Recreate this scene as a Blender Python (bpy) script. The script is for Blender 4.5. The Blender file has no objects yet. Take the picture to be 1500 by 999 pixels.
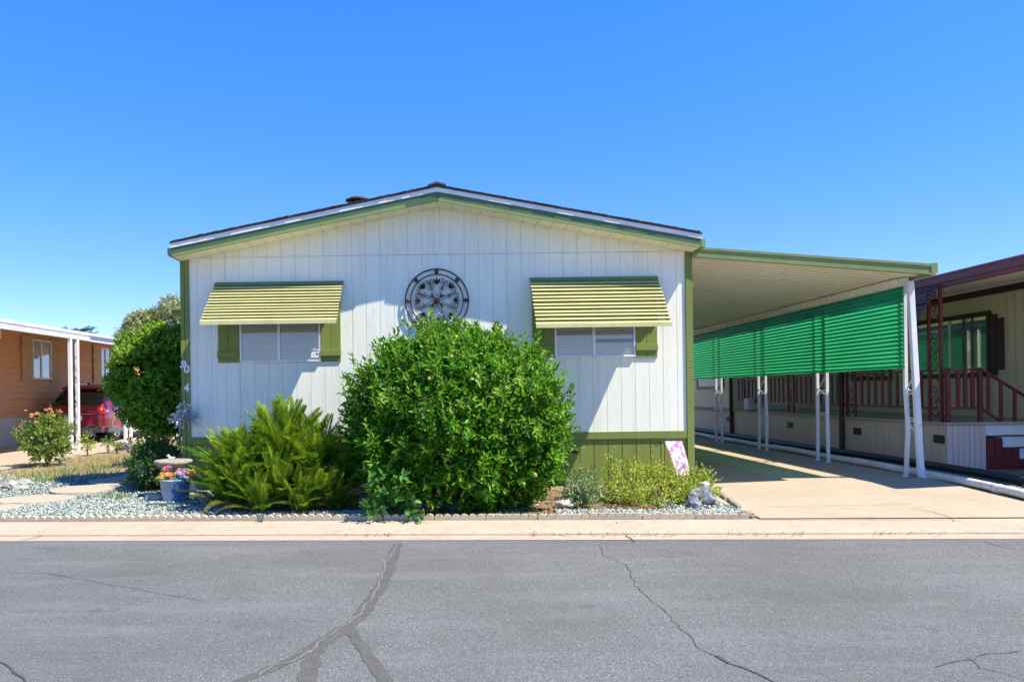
import bpy, math, random
import numpy as np
from mathutils import Vector, Matrix

random.seed(7); rng = np.random.default_rng(7)
scene = bpy.context.scene
COL = scene.collection
PI = math.pi

# ------------------------------------------------------------------ survey
FPX, VX, VY, ROLL, CAMH = 1150.0, 660.0, 575.0, 0.0134, 1.5
CR, SR = math.cos(ROLL), math.sin(ROLL)
def W(px, py, Y):
    """world point seen at photo pixel (px,py) at depth Y"""
    cx, cy = (px - VX) / FPX, (VY - py) / FPX
    return Vector(((cx*CR + cy*SR)*Y, Y, CAMH + (-cx*SR + cy*CR)*Y))
def G(px, py, z=0.0):
    cx, cy = (px - VX) / FPX, (VY - py) / FPX
    Y = (z - CAMH) / (-cx*SR + cy*CR)
    return Vector(((cx*CR + cy*SR)*Y, Y, z))
FY = 11.33                      # facade plane
STREET = -0.06                  # street runs slightly oblique to the house
def sy(base, x): return base + STREET*x
KERB_BACK = 8.77
def lerp(a, b, t): return a + (b-a)*t
def clamp01(t): return max(0.0, min(1.0, t))
def pw(x, pts):
    if x <= pts[0][0]: return pts[0][1]
    for (a, u), (b, v) in zip(pts, pts[1:]):
        if x <= b: return lerp(u, v, (x-a)/(b-a))
    return pts[-1][1]
def ground_z(x, y):
    t = clamp01((y - sy(KERB_BACK, x)) / 2.6)
    return lerp(0.070, pw(x, [(2, .15), (3.3, .085), (3.7, .045), (6.7, .185), (7.2, .17)]), t)
def GG(px, py):
    """point on the yard surface seen at a photo pixel"""
    z = .12
    for _ in range(6):
        p = G(px, py, z); z = ground_z(p.x, p.y)
    return G(px, py, z)

# ------------------------------------------------------------------ objects
WL = {}
def put(o, name, loc):
    COL.objects.link(o); WL[o.name] = Vector(loc)
    return o
def tag(o, label, cat, group=None, kind=None):
    if label: o['label'] = label
    if cat: o['category'] = cat
    if group: o['group'] = group
    if kind: o['kind'] = kind
    return o
def thing(name, label, cat, loc, group=None):
    o = bpy.data.objects.new(name, None); o.empty_display_size = .2
    o.location = loc
    put(o, name, loc)
    return tag(o, label, cat, group)
def link_mesh(name, me, mats, parent=None, origin=None, smooth=False):
    for m in (mats if isinstance(mats, (list, tuple)) else [mats]): me.materials.append(m)
    o = bpy.data.objects.new(name, me)
    if parent is not None:
        base = WL[parent.name]; put(o, name, base); o.parent = parent
    else:
        base = Vector(origin) if origin is not None else Vector((0, 0, 0)); put(o, name, base); o.location = base
    if base.length > 0: me.transform(Matrix.Translation(-base))
    if smooth:
        me.polygons.foreach_set('use_smooth', [True]*len(me.polygons))
    me.update()
    return o
def np_mesh(name, V, loops, starts, totals, mats, parent=None, origin=None, smooth=False, midx=None):
    me = bpy.data.meshes.new(name)
    me.vertices.add(len(V)); me.vertices.foreach_set('co', np.asarray(V, np.float32).ravel())
    me.loops.add(len(loops)); me.loops.foreach_set('vertex_index', np.asarray(loops, np.int32))
    me.polygons.add(len(starts)); me.polygons.foreach_set('loop_start', np.asarray(starts, np.int32))
    me.polygons.foreach_set('loop_total', np.asarray(totals, np.int32))
    if midx is not None: me.polygons.foreach_set('material_index', np.asarray(midx, np.int32))
    me.update(calc_edges=True); me.validate()
    return link_mesh(name, me, mats, parent, origin, smooth)
class MB:
    def __init__(s): s.v = []; s.f = []; s.m = []
    def add(s, vs, fs, mi=0):
        b = len(s.v); s.v += [tuple(p) for p in vs]; s.f += [tuple(b+i for i in f) for f in fs]; s.m += [mi]*len(fs); return s
    def box(s, x0, x1, y0, y1, z0, z1, mi=0):
        return s.add([(x0,y0,z0),(x1,y0,z0),(x1,y1,z0),(x0,y1,z0),(x0,y0,z1),(x1,y0,z1),(x1,y1,z1),(x0,y1,z1)],
              [(0,3,2,1),(4,5,6,7),(0,1,5,4),(1,2,6,5),(2,3,7,6),(3,0,4,7)], mi)
    def quad(s, a, b, c, d, mi=0): return s.add([a,b,c,d], [(0,1,2,3)], mi)
    def bar(s, p, q, w, h, up=(0,0,1), mi=0):
        """rectangular bar between two points"""
        p, q = Vector(p), Vector(q); d = (q-p).normalized(); u = Vector(up)
        sdir = d.cross(u)
        if sdir.length < 1e-4: sdir = d.cross(Vector((0,1,0)))
        sdir.normalize(); u = sdir.cross(d).normalized()
        vs = [e + sdir*(sx*w/2) + u*(sz*h/2) for e in (p, q) for sx, sz in ((-1,-1),(1,-1),(1,1),(-1,1))]
        return s.add(vs, [(0,1,2,3),(7,6,5,4),(0,4,5,1),(1,5,6,2),(2,6,7,3),(3,7,4,0)], mi)
    def tube(s, pts, r, n=8, mi=0, cap=True, closed=False):
        pts = [Vector(p) for p in pts]; k = len(pts)
        rs = r if isinstance(r, (list, tuple)) else [r]*k
        b = len(s.v); prev = None
        for i, p in enumerate(pts):
            if closed: d = pts[(i+1) % k] - pts[i-1]
            else: d = pts[min(i+1, k-1)] - pts[max(i-1, 0)]
            d = d.normalized() if d.length > 1e-9 else Vector((0,0,1))
            if prev is None:
                a = Vector((0,0,1)) if abs(d.z) < .9 else Vector((1,0,0))
                u = d.cross(a).normalized()
            else:
                u = prev - d*prev.dot(d)
                u = u.normalized() if u.length > 1e-6 else d.orthogonal().normalized()
            prev = u; w = d.cross(u)
            for j in range(n):
                t = 2*PI*j/n
                s.v.append(tuple(p + (u*math.cos(t) + w*math.sin(t))*rs[i]))
        for i in range(k if closed else k-1):
            i2 = (i+1) % k
            for j in range(n):
                s.f.append((b+i*n+j, b+i*n+(j+1)%n, b+i2*n+(j+1)%n, b+i2*n+j)); s.m.append(mi)
        if cap and not closed:
            s.f.append(tuple(b+j for j in range(n))[::-1]); s.m.append(mi)
            s.f.append(tuple(b+(k-1)*n+j for j in range(n))); s.m.append(mi)
        return s
    def lathe(s, prof, c, n=24, mi=0, jit=0):
        """profile [(r,z)] around the vertical through c"""
        b = len(s.v); c = Vector(c)
        for r, z in prof:
            for j in range(n):
                t = 2*PI*j/n; rr = r*(1 + (random.uniform(-jit, jit) if jit else 0))
                s.v.append((c.x + rr*math.cos(t), c.y + rr*math.sin(t), c.z + z))
        for i in range(len(prof)-1):
            for j in range(n):
                s.f.append((b+i*n+j, b+i*n+(j+1)%n, b+(i+1)*n+(j+1)%n, b+(i+1)*n+j)); s.m.append(mi)
        if prof[0][0] > 1e-4: s.f.append(tuple(b+j for j in range(n))[::-1]); s.m.append(mi)
        if prof[-1][0] > 1e-4: s.f.append(tuple(b+(len(prof)-1)*n+j for j in range(n))); s.m.append(mi)
        return s
    def prism_y(s, poly, y0, y1, mi=0):
        """polygon of (x,z) extruded along y"""
        n = len(poly)
        vs = [(x, y0, z) for x, z in poly] + [(x, y1, z) for x, z in poly]
        fs = [tuple(range(n)), tuple(range(2*n-1, n-1, -1))] + [(i, n+i, n+(i+1)%n, (i+1)%n) for i in range(n)]
        return s.add(vs, fs, mi)
    def prism_x(s, poly, x0, x1, mi=0):
        n = len(poly)
        vs = [(x0, y, z) for y, z in poly] + [(x1, y, z) for y, z in poly]
        fs = [tuple(range(n)), tuple(range(2*n-1, n-1, -1))] + [(i, n+i, n+(i+1)%n, (i+1)%n) for i in range(n)]
        return s.add(vs, fs, mi)
    def prism_z(s, poly, z0, z1, mi=0):
        n = len(poly)
        vs = [(x, y, z0) for x, y in poly] + [(x, y, z1) for x, y in poly]
        fs = [tuple(range(n))[::-1], tuple(range(n, 2*n))] + [(i, (i+1)%n, n+(i+1)%n, n+i) for i in range(n)]
        return s.add(vs, fs, mi)
    def build(s, name, mats, parent=None, origin=None, smooth=False, bevel=0, recalc=True):
        me = bpy.data.meshes.new(name); me.from_pydata(s.v, [], s.f)
        if isinstance(mats, (list, tuple)): me.polygons.foreach_set('material_index', s.m)
        if recalc:
            import bmesh
            bm = bmesh.new(); bm.from_mesh(me); bmesh.ops.recalc_face_normals(bm, faces=bm.faces); bm.to_mesh(me); bm.free()
        o = link_mesh(name, me, mats, parent, origin, smooth)
        if bevel:
            b = o.modifiers.new('bevel', 'BEVEL'); b.width = bevel; b.segments = 2; b.limit_method = 'ANGLE'
        return o
def struct(o): o['kind'] = 'structure'; return o
def dup(root, loc, rotz=0, scale=None, label=None, group=None):
    r = root.copy(); COL.objects.link(r); r.location = loc; r.rotation_euler = (0, 0, rotz)
    if scale: r.scale = (scale,)*3 if not isinstance(scale, tuple) else scale
    if label: r['label'] = label
    if group: r['group'] = group
    for ch in list(root.children):
        c = ch.copy(); COL.objects.link(c); c.parent = r
        for g in ch.children:
            d = g.copy(); COL.objects.link(d); d.parent = c
    return r

# ------------------------------------------------------------------ materials
class NT:
    def __init__(s, name):
        s.mat = bpy.data.materials.new(name); s.mat.use_nodes = True
        s.t = s.mat.node_tree; s.t.nodes.clear()
        s.out = s.n('ShaderNodeOutputMaterial')
    def n(s, typ, **kw):
        nd = s.t.nodes.new(typ)
        for k, v in kw.items(): setattr(nd, k, v)
        return nd
    def l(s, a, b): s.t.links.new(a, b)
    def coords(s, scale=(1,1,1), src='Object'):
        tc = s.n('ShaderNodeTexCoord'); mp = s.n('ShaderNodeMapping'); mp.inputs['Scale'].default_value = scale
        s.l(tc.outputs[src], mp.inputs['Vector']); return mp.outputs['Vector']
    def noise(s, vec, scale, detail=4, rough=.6):
        nd = s.n('ShaderNodeTexNoise'); nd.inputs['Scale'].default_value = scale
        nd.inputs['Detail'].default_value = detail; nd.inputs['Roughness'].default_value = rough
        s.l(vec, nd.inputs['Vector']); return nd.outputs['Fac']
    def ramp(s, fac, stops, interp='LINEAR'):
        nd = s.n('ShaderNodeValToRGB'); cr = nd.color_ramp; cr.interpolation = interp
        while len(cr.elements) < len(stops): cr.elements.new(.5)
        for e, (p, c) in zip(cr.elements, stops):
            e.position = p; e.color = (c[0], c[1], c[2], 1) if not isinstance(c, (int, float)) else (c, c, c, 1)
        s.l(fac, nd.inputs['Fac']); return nd.outputs['Color']
    def mix(s, a, b, fac, mode='MIX'):
        nd = s.n('ShaderNodeMix', data_type='RGBA', blend_type=mode)
        for k, v in ((6, a), (7, b)):
            if isinstance(v, (tuple, list)): nd.inputs[k].default_value = (v[0], v[1], v[2], 1)
            else: s.l(v, nd.inputs[k])
        if isinstance(fac, (int, float)): nd.inputs[0].default_value = fac
        else: s.l(fac, nd.inputs[0])
        return nd.outputs[2]
    def bump(s, h, strength, dist=.01, normal=None):
        nd = s.n('ShaderNodeBump'); nd.inputs['Strength'].default_value = strength; nd.inputs['Distance'].default_value = dist
        s.l(h, nd.inputs['Height'])
        if normal is not None: s.l(normal, nd.inputs['Normal'])
        return nd.outputs['Normal']
    def principled(s, col, rough=.6, metallic=0, spec=.5, normal=None, coat=0, **kw):
        p = s.n('ShaderNodeBsdfPrincipled')
        if isinstance(col, (tuple, list)): p.inputs['Base Color'].default_value = (col[0], col[1], col[2], 1)
        else: s.l(col, p.inputs['Base Color'])
        if isinstance(rough, (int, float)): p.inputs['Roughness'].default_value = rough
        else: s.l(rough, p.inputs['Roughness'])
        p.inputs['Metallic'].default_value = metallic
        p.inputs['Specular IOR Level'].default_value = spec
        p.inputs['Coat Weight'].default_value = coat
        for k, v in kw.items(): p.inputs[k].default_value = v
        if normal is not None: s.l(normal, p.inputs['Normal'])
        return p.outputs['BSDF']
    def mixsh(s, a, b, fac):
        m = s.n('ShaderNodeMixShader')
        if isinstance(fac, (int, float)): m.inputs[0].default_value = fac
        else: s.l(fac, m.inputs[0])
        s.l(a, m.inputs[1]); s.l(b, m.inputs[2]); return m.outputs[0]
    def done(s, sh): s.l(sh, s.out.inputs['Surface']); return s.mat
def mul(c, k): return (c[0]*k, c[1]*k, c[2]*k)
def paint(name, col, rough=.55, var=.12, scale=3, fine=60, bump=.15, dist=.003, stretch=(1,1,1), metallic=0, spec=.4, dirt=None, dirtamt=.35, coat=0):
    t = NT(name); v = t.coords(stretch)
    n1 = t.noise(v, scale, 5, .65); n2 = t.noise(v, fine, 3)
    c = t.ramp(n1, [(.3, mul(col, 1-var)), (.7, mul(col, 1+var))])
    c = t.mix(c, mul(col, 1-var), t.ramp(n2, [(.45, 0), (.75, .5)]))
    if dirt:
        d = t.ramp(t.noise(t.coords((2.5, 2.5, .6)), 2.3, 6, .7), [(.52, 0), (.72, dirtamt)])
        c = t.mix(c, dirt, d)
    return t.done(t.principled(c, rough, metallic, spec, t.bump(n2, bump, dist) if bump else None, coat))
def leafmat(name, cols, trans=.35, rough=.42, spec=.5, tcol=None, objvar=0):
    """each leaf its own tint; sun shines partly through"""
    t = NT(name); g = t.n('ShaderNodeNewGeometry')
    k = len(cols)
    c = t.ramp(g.outputs['Random Per Island'], [(i/max(1, k-1), cc) for i, cc in enumerate(cols)])
    if objvar:
        oi = t.n('ShaderNodeObjectInfo'); c = t.mix(c, t.ramp(oi.outputs['Random'], [(0, (1-objvar,)*3), (1, (1.0, 1.0, 1.0))]), 1.0, 'MULTIPLY')
    p = t.principled(c, rough, 0, spec)
    tr = t.n('ShaderNodeBsdfTranslucent')
    t.l(t.mix(c, tcol or (.30, .48, .03), .45), tr.inputs['Color'])
    return t.done(t.mixsh(p, tr.outputs[0], trans))

M = {}
def make_materials():
    # asphalt
    t = NT('asphalt'); v = t.coords()
    vo = t.n('ShaderNodeTexVoronoi'); vo.inputs['Scale'].default_value = 105; t.l(v, vo.inputs['Vector'])
    sp = t.ramp(vo.outputs['Color'], [(0, (.045,.045,.041)), (.35, (.110,.109,.100)), (.7, (.158,.160,.158)), (1, (.33,.325,.31))])
    big = t.noise(v, .55, 5, .6); mid = t.noise(t.coords((.5, 2.2, 1)), 1.1, 5, .65)
    c = t.mix(sp, (.148,.151,.150), .36)
    c = t.mix(c, (.085,.085,.079), t.ramp(big, [(.42, 0), (.75, .65)]))
    c = t.mix(c, (.21,.212,.208), t.ramp(mid, [(.50, 0), (.8, .55)]))
    c = t.mix(c, (.045,.046,.05), t.ramp(t.noise(v, 2.6, 5, .6), [(.62, 0), (.74, .45)]))
    fn = t.noise(v, 120, 3, .7)
    nm = t.bump(vo.outputs['Distance'], .55, .008, t.bump(fn, .4, .004))
    M['asphalt'] = t.done(t.principled(c, .82, 0, .35, nm))
    # concrete
    def conc(name, base, dark, spots=.5):
        t = NT(name); v = t.coords()
        n1 = t.noise(v, 1.1, 6, .65); n2 = t.noise(v, 9, 5, .7); n3 = t.noise(v, 160, 3, .7)
        c = t.ramp(n1, [(.25, mul(base, .86)), (.6, base), (.85, mul(base, 1.08))])
        c = t.mix(c, dark, t.ramp(n2, [(.50, 0), (.85, spots)]))
        c = t.mix(c, mul(dark, .7), t.ramp(t.noise(v, 3.2, 7, .75), [(.60, 0), (.74, spots*.8)]))
        c = t.mix(c, mul(base, .62), t.ramp(n3, [(.58, 0), (.8, .45)]))
        M[name] = t.done(t.principled(c, .85, 0, .25, t.bump(n3, .35, .003)))
    conc('concrete', (.43,.36,.27), (.26,.21,.155), .8)
    conc('concrete_pad', (.42,.345,.255), (.26,.215,.165), .55)
    conc('concrete_edge', (.50,.42,.29), (.28,.22,.14), .6)
    conc('concrete_edge_grey', (.30,.28,.24), (.12,.11,.08), .8)
    conc('stone_step', (.44,.37,.28), (.30,.26,.2))
    conc('cast_stone', (.34,.29,.235), (.16,.135,.11), .9)
    # soil
    t = NT('soil'); v = t.coords()
    c = t.ramp(t.noise(v, 1.6, 7, .7), [(.28, (.13,.092,.055)), (.5, (.25,.19,.125)), (.75, (.37,.30,.21))])
    vo = t.n('ShaderNodeTexVoronoi'); vo.inputs['Scale'].default_value = 45; t.l(v, vo.inputs['Vector'])
    c = t.mix(c, t.ramp(vo.outputs['Color'], [(0, (.10,.075,.05)), (.5, (.28,.22,.15)), (1, (.52,.46,.38))]), .55)
    M['soil'] = t.done(t.principled(c, .95, 0, .1, t.bump(t.noise(v, 50, 4), .8, .03)))
    # gravel bed under the loose stones
    def gr(name, stops, scale=38):
        t = NT(name); v = t.coords()
        vo = t.n('ShaderNodeTexVoronoi'); vo.inputs['Scale'].default_value = scale; t.l(v, vo.inputs['Vector'])
        c = t.ramp(vo.outputs['Color'], stops)
        c = t.mix(c, (.05,.05,.045), t.ramp(vo.outputs['Distance'], [(.35, 0), (.7, .8)]))
        M[name] = t.done(t.principled(c, .85, 0, .25, t.bump(vo.outputs['Distance'], -1, .02)))
    gst = [(0, (.07,.10,.10)), (.3, (.17,.235,.225)), (.55, (.30,.355,.32)), (.8, (.42,.42,.36)), (1, (.60,.56,.46))]
    gr('gravel_bed', gst)
    gr('side_gravel', [(0, (.14,.11,.08)), (.5, (.30,.25,.19)), (1, (.52,.46,.38))], 30)
    t = NT('gravel_stone'); g = t.n('ShaderNodeNewGeometry')
    c = t.ramp(g.outputs['Random Per Island'], gst)
    n = t.noise(t.coords(), 90, 3)
    c = t.mix(c, (.75,.74,.68), t.ramp(n, [(.6, 0), (.8, .35)]))
    M['gravel_stone'] = t.done(t.principled(c, .8, 0, .3))
    t = NT('litter'); g = t.n('ShaderNodeNewGeometry')
    c = t.ramp(g.outputs['Random Per Island'], [(0, (.09,.045,.02)), (.4, (.24,.13,.05)), (.75, (.38,.25,.11)), (1, (.52,.42,.26))])
    M['litter'] = t.done(t.principled(c, .85, 0, .2))
    # painted wood siding
    def siding(name, col, dirt, amt, gr_=.35):
        t = NT(name); v = t.coords((14, 14, .55)); v2 = t.coords()
        grain = t.noise(v, 6, 6, .72)
        streak = t.noise(t.coords((5, 5, .35)), 1.6, 6, .7)
        c = t.mix(col, dirt, t.ramp(streak, [(.48, 0), (.80, amt)]))
        c = t.mix(c, mul(col, .66), t.ramp(grain, [(.50, 0), (.78, .7)]))
        c = t.mix(c, dirt, t.ramp(t.noise(v2, 5.5, 6, .75), [(.63, 0), (.80, amt*1.2)]))
        nm = t.bump(grain, gr_, .006, t.bump(t.noise(v2, 130, 3), .18, .002))
        M[name] = t.done(t.principled(c, .62, 0, .35, nm))
    siding('white_siding', (.88,.86,.71), (.58,.51,.38), .42, .6)
    siding('green_siding', (.205,.245,.050), (.12,.14,.035), .5, .45)
    siding('green_trim', (.19,.235,.05), (.12,.14,.04), .4, .3)
    siding('cream_siding', (.76,.62,.42), (.58,.46,.30), .3)
    siding('pink_skirt', (.70,.53,.43), (.52,.40,.33), .35)
    siding('salmon_siding', (.62,.305,.125), (.46,.22,.09), .3)
    siding('grey_skirt', (.50,.46,.43), (.36,.32,.28), .4)
    M['white_trim'] = paint('white_trim', (.78,.77,.74), dirt=(.5,.44,.35), dirtamt=.25)
    M['fascia_green'] = paint('fascia_green', (.075,.135,.060), .45, .14, 2.5, dirt=(.12,.13,.06))
    M['gutter_green'] = paint('gutter_green', (.23,.28,.085), .4, .12, 2.5, dirt=(.14,.15,.07))
    M['soffit'] = paint('soffit', (.88,.80,.58), .6, .06, 3, dirt=(.45,.37,.25))
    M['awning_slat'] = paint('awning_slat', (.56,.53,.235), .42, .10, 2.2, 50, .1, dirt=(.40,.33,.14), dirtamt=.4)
    M['awning_gap_shade'] = paint('awning_gap_shade', (.125,.145,.04), .5, .12, 3)  # dark olive that paints in the shade between the awning slats
    M['awning_head'] = paint('awning_head', (.12,.19,.065), .45, .12, 3)
    M['shingle'] = paint('shingle', (.085,.072,.062), .95, .35, 6, 40, .8, .01)
    M['vent_metal'] = paint('vent_metal', (.035,.032,.03), .6, .3, 8)
    M['alu'] = paint('alu', (.70,.70,.70), .45, .1, 5, 60, .05, metallic=.6)
    M['iron'] = paint('iron', (.018,.016,.015), .55, .5, 14)
    M['bronze'] = paint('bronze', (.045,.030,.018), .5, .5, 14)
    M['white_metal'] = paint('white_metal', (.74,.74,.73), .42, .08, 4, dirt=(.45,.40,.32), dirtamt=.3)
    M['pipe_white'] = paint('pipe_white', (.66,.66,.64), .45, .14, 2, dirt=(.30,.26,.2), dirtamt=.7)
    M['pipe_dark'] = paint('pipe_dark', (.020,.030,.045), .5, .3, 3)
    M['maroon'] = paint('maroon', (.155,.014,.020), .42, .18, 3, dirt=(.10,.03,.03))
    M['maroon_roof'] = paint('maroon_roof', (.20,.045,.050), .5, .14, 2.5, dirt=(.2,.1,.09))
    M['maroon_slat'] = paint('maroon_slat', (.21,.048,.050), .5, .16, 3)
    M['brown_pipe'] = paint('brown_pipe', (.055,.026,.022), .5, .2, 3)
    M['dark_trim'] = paint('dark_trim', (.06,.016,.016), .5, .2, 3)
    M['deck'] = paint('deck', (.42,.36,.25), .7, .14, 3)
    M['ceiling_white'] = paint('ceiling_white', (.88,.81,.66), .5, .06, 1.6, dirt=(.5,.4,.28), dirtamt=.3)
    M['tan_shutter'] = paint('tan_shutter', (.47,.29,.115), .6, .12, 5)
    M['vent_dark'] = paint('vent_dark', (.05,.045,.04), .7, .2, 20)
    M['black'] = paint('black', (.012,.012,.013), .6, .3, 20)
    M['rubber'] = paint('rubber', (.022,.022,.023), .8, .25, 20)
    M['grey_plastic'] = paint('grey_plastic', (.12,.12,.125), .6, .15, 10)
    M['chrome'] = paint('chrome', (.72,.72,.74), .16, .05, 5, metallic=1, bump=0)
    M['rim'] = paint('rim', (.55,.55,.57), .28, .08, 5, metallic=.9, bump=0)
    t = NT('car_red'); M['car_red'] = t.done(t.principled((.25,.006,.020), .28, .2, .5, None, 1.0))
    t = NT('tail_red'); M['tail_red'] = t.done(t.principled((.42,.008,.012), .15, 0, .6, None, .6))
    t = NT('car_glass'); M['car_glass'] = t.done(t.principled((.008,.009,.011), .06, 0, .7, None, .3))
    # window glass: a clear pane in front of blinds
    t = NT('window_glass')
    gl = t.n('ShaderNodeBsdfGlossy'); gl.inputs['Roughness'].default_value = .02; gl.inputs['Color'].default_value = (1,1,1,1)
    tr = t.n('ShaderNodeBsdfTransparent'); tr.inputs['Color'].default_value = (.93,.93,.91,1)
    fr = t.n('ShaderNodeFresnel'); fr.inputs['IOR'].default_value = 1.55
    mp = t.n('ShaderNodeMath', operation='MULTIPLY_ADD'); t.l(fr.outputs[0], mp.inputs[0]); mp.inputs[1].default_value = .8; mp.inputs[2].default_value = .02
    M['window_glass'] = t.done(t.mixsh(tr.outputs[0], gl.outputs[0], mp.outputs[0]))
    M['blind'] = paint('blind', (.76,.70,.58), .5, .05, 3, bump=0)
    M['blind_green'] = paint('blind_green', (.78,.86,.74), .5, .05, 3, bump=0)
    M['curtain'] = paint('curtain', (.45,.38,.28), .8, .15, 3)
    M['room_dark'] = paint('room_dark', (.03,.03,.03), .9, .2, 3)
    # corrugated translucent fibreglass
    t = NT('fibreglass'); v = t.coords()
    n = t.noise(t.coords((1, 1, 5)), 1.7, 5, .65)
    c = t.ramp(n, [(.3, (.010,.24,.085)), (.7, (.03,.36,.17))])
    p = t.principled(c, .38, 0, .4)
    tl = t.n('ShaderNodeBsdfTranslucent'); t.l(t.mix(c, (.05,.75,.30), .70), tl.inputs['Color'])
    tp = t.n('ShaderNodeBsdfTransparent'); tp.inputs['Color'].default_value = (.05,.42,.20,1)
    M['fibreglass'] = t.done(t.mixsh(t.mixsh(p, tl.outputs[0], .38), tp.outputs[0], .14))
    # rocks
    def rock(name, a, b, s=14):
        t = NT(name); v = t.coords()
        c = t.ramp(t.noise(v, s, 6, .7), [(.35, a), (.65, b)])
        c = t.mix(c, mul(a, .5), t.ramp(t.noise(v, s*3, 4, .7), [(.6, 0), (.75, .6)]))
        M[name] = t.done(t.principled(c, .85, 0, .3, t.bump(t.noise(v, s*2.5, 5, .7), .7, .02)))
    rock('granite', (.075,.085,.11), (.33,.34,.36)); rock('white_rock', (.58,.48,.37), (.80,.70,.58), 10)
    rock('tan_rock', (.26,.20,.13), (.42,.34,.23), 9); rock('dark_rock', (.08,.075,.085), (.20,.17,.17), 9)
    rock('grey_rock', (.25,.25,.22), (.45,.44,.38), 9); rock('purple_rock', (.10,.075,.085), (.2,.16,.17), 9)
    # plants
    M['citrus_leaf'] = leafmat('citrus_leaf', [(.012,.075,.006), (.032,.15,.009), (.068,.25,.012), (.13,.35,.016), (.25,.44,.025)], .38, .42, .28)
    M['citrus_new'] = leafmat('citrus_new', [(.11,.26,.02), (.22,.36,.03), (.36,.42,.05)], .4)
    M['citrus_low'] = leafmat('citrus_low', [(.035,.15,.02), (.07,.24,.03), (.11,.30,.04)], .35)
    M['hedge_leaf'] = leafmat('hedge_leaf', [(.035,.15,.010), (.075,.25,.014), (.13,.33,.018), (.22,.41,.025)], .40, .45, .25)
    M['hedge_sunlit'] = leafmat('hedge_sunlit', [(.12,.28,.02), (.22,.38,.03), (.34,.46,.045)], .4)  # bright tints for the painted-in sunlit side of the tall shrub
    M['low_leaf'] = leafmat('low_leaf', [(.015,.06,.008), (.028,.105,.014), (.05,.15,.02)], .28)
    M['rose_leaf'] = leafmat('rose_leaf', [(.06,.14,.03), (.13,.24,.04), (.26,.34,.06), (.40,.42,.09)], .38)
    M['ground_leaf'] = leafmat('ground_leaf', [(.10,.22,.03), (.22,.38,.04), (.38,.46,.05), (.56,.50,.08), (.48,.32,.10)], .40, .5, .25)
    M['grey_leaf'] = leafmat('grey_leaf', [(.09,.16,.07), (.16,.24,.11), (.25,.31,.16)], .3)
    M['dry_leaf'] = leafmat('dry_leaf', [(.30,.22,.07), (.46,.36,.12), (.34,.36,.10), (.52,.46,.22)], .3, tcol=(.5,.4,.1))
    M['grass_green'] = leafmat('grass_green', [(.08,.17,.04), (.14,.26,.06), (.26,.32,.10)], .3)
    M['olive_leaf'] = leafmat('olive_leaf', [(.22,.24,.09), (.34,.35,.14), (.48,.47,.23)], .35)
    M['pine_leaf'] = leafmat('pine_leaf', [(.035,.085,.04), (.06,.13,.06)], .15)
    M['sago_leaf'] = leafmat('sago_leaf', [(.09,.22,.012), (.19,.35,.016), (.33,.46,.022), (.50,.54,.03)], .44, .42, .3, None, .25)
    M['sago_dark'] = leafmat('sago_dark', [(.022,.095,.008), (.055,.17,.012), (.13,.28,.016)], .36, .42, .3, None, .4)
    M['sago_old'] = leafmat('sago_old', [(.12,.17,.02), (.30,.30,.035), (.40,.30,.05)], .35, .4)
    M['bark'] = paint('bark', (.12,.085,.055), .9, .35, 9, 60, .8, .01)
    M['stem_green'] = paint('stem_green', (.13,.17,.05), .7, .25, 9)
    M['fruit'] = leafmat('fruit', [(.16,.28,.03), (.33,.36,.05), (.50,.42,.09)], .1, .4)
    for nm, cs in dict(petal_orange=[(.85,.30,.14), (.85,.42,.22), (.9,.55,.35)], petal_yellow=[(.85,.62,.14), (.9,.75,.35), (.85,.45,.10)],
                       petal_pink=[(.75,.25,.38), (.85,.45,.55), (.55,.12,.25)], petal_lilac=[(.62,.42,.75), (.75,.58,.82), (.85,.75,.88)],
                       petal_teal=[(.06,.42,.48), (.12,.55,.60)], petal_white=[(.80,.76,.68), (.85,.82,.78)]).items():
        M[nm] = leafmat(nm, cs, .3, .6, .2, tcol=cs[1])
    M['wire_grey'] = paint('wire_grey', (.34,.38,.44), .5, .2, 20)
    M['white_plaster'] = paint('white_plaster', (.74,.71,.68), .7, .12, 20)
    M['grey_pole'] = paint('grey_pole', (.45,.47,.50), .45, .1, 6)
    # tub: blue glaze with pale grey wash
    t = NT('tub'); v = t.coords((1, 1, 1))
    n = t.noise(v, 5, 4, .6); sep = t.n('ShaderNodeSeparateXYZ'); t.l(v, sep.inputs[0])
    ad = t.n('ShaderNodeMath', operation='MULTIPLY_ADD'); t.l(sep.outputs[0], ad.inputs[0]); ad.inputs[1].default_value = 1.1; t.l(n, ad.inputs[2])
    c = t.ramp(ad.outputs[0], [(.40, (.38,.44,.50)), (.52, (.48,.54,.62)), (.60, (.05,.20,.45)), (1, (.03,.13,.36))])
    M['tub'] = t.done(t.principled(c, .5, 0, .4))
    # garden flag: white cloth with a loose pink and violet flower print
    t = NT('flag_print'); v = t.coords((1, 1, 1)); tc = t.coords((1, 1, 1))
    sep = t.n('ShaderNodeSeparateXYZ'); t.l(v, sep.inputs[0])
    n = t.noise(v, 11, 4, .6); n2 = t.noise(v, 24, 3, .6)
    c = t.mix((.90,.88,.86), (.75,.22,.55), t.ramp(n, [(.50, 0), (.60, .8)]))
    c = t.mix(c, (.36,.16,.62), t.ramp(n2, [(.54, 0), (.63, .8)]))
    c = t.mix(c, (.25,.45,.22), t.ramp(t.noise(v, 17, 3), [(.64, 0), (.70, .6)]))
    p = t.principled(c, .85, 0, .1); tl = t.n('ShaderNodeBsdfTranslucent'); t.l(c, tl.inputs['Color'])
    M['flag_print'] = t.done(t.mixsh(p, tl.outputs[0], .3))
    # road tar and cracks
    t = NT('tar_seal'); v = t.coords()
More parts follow.
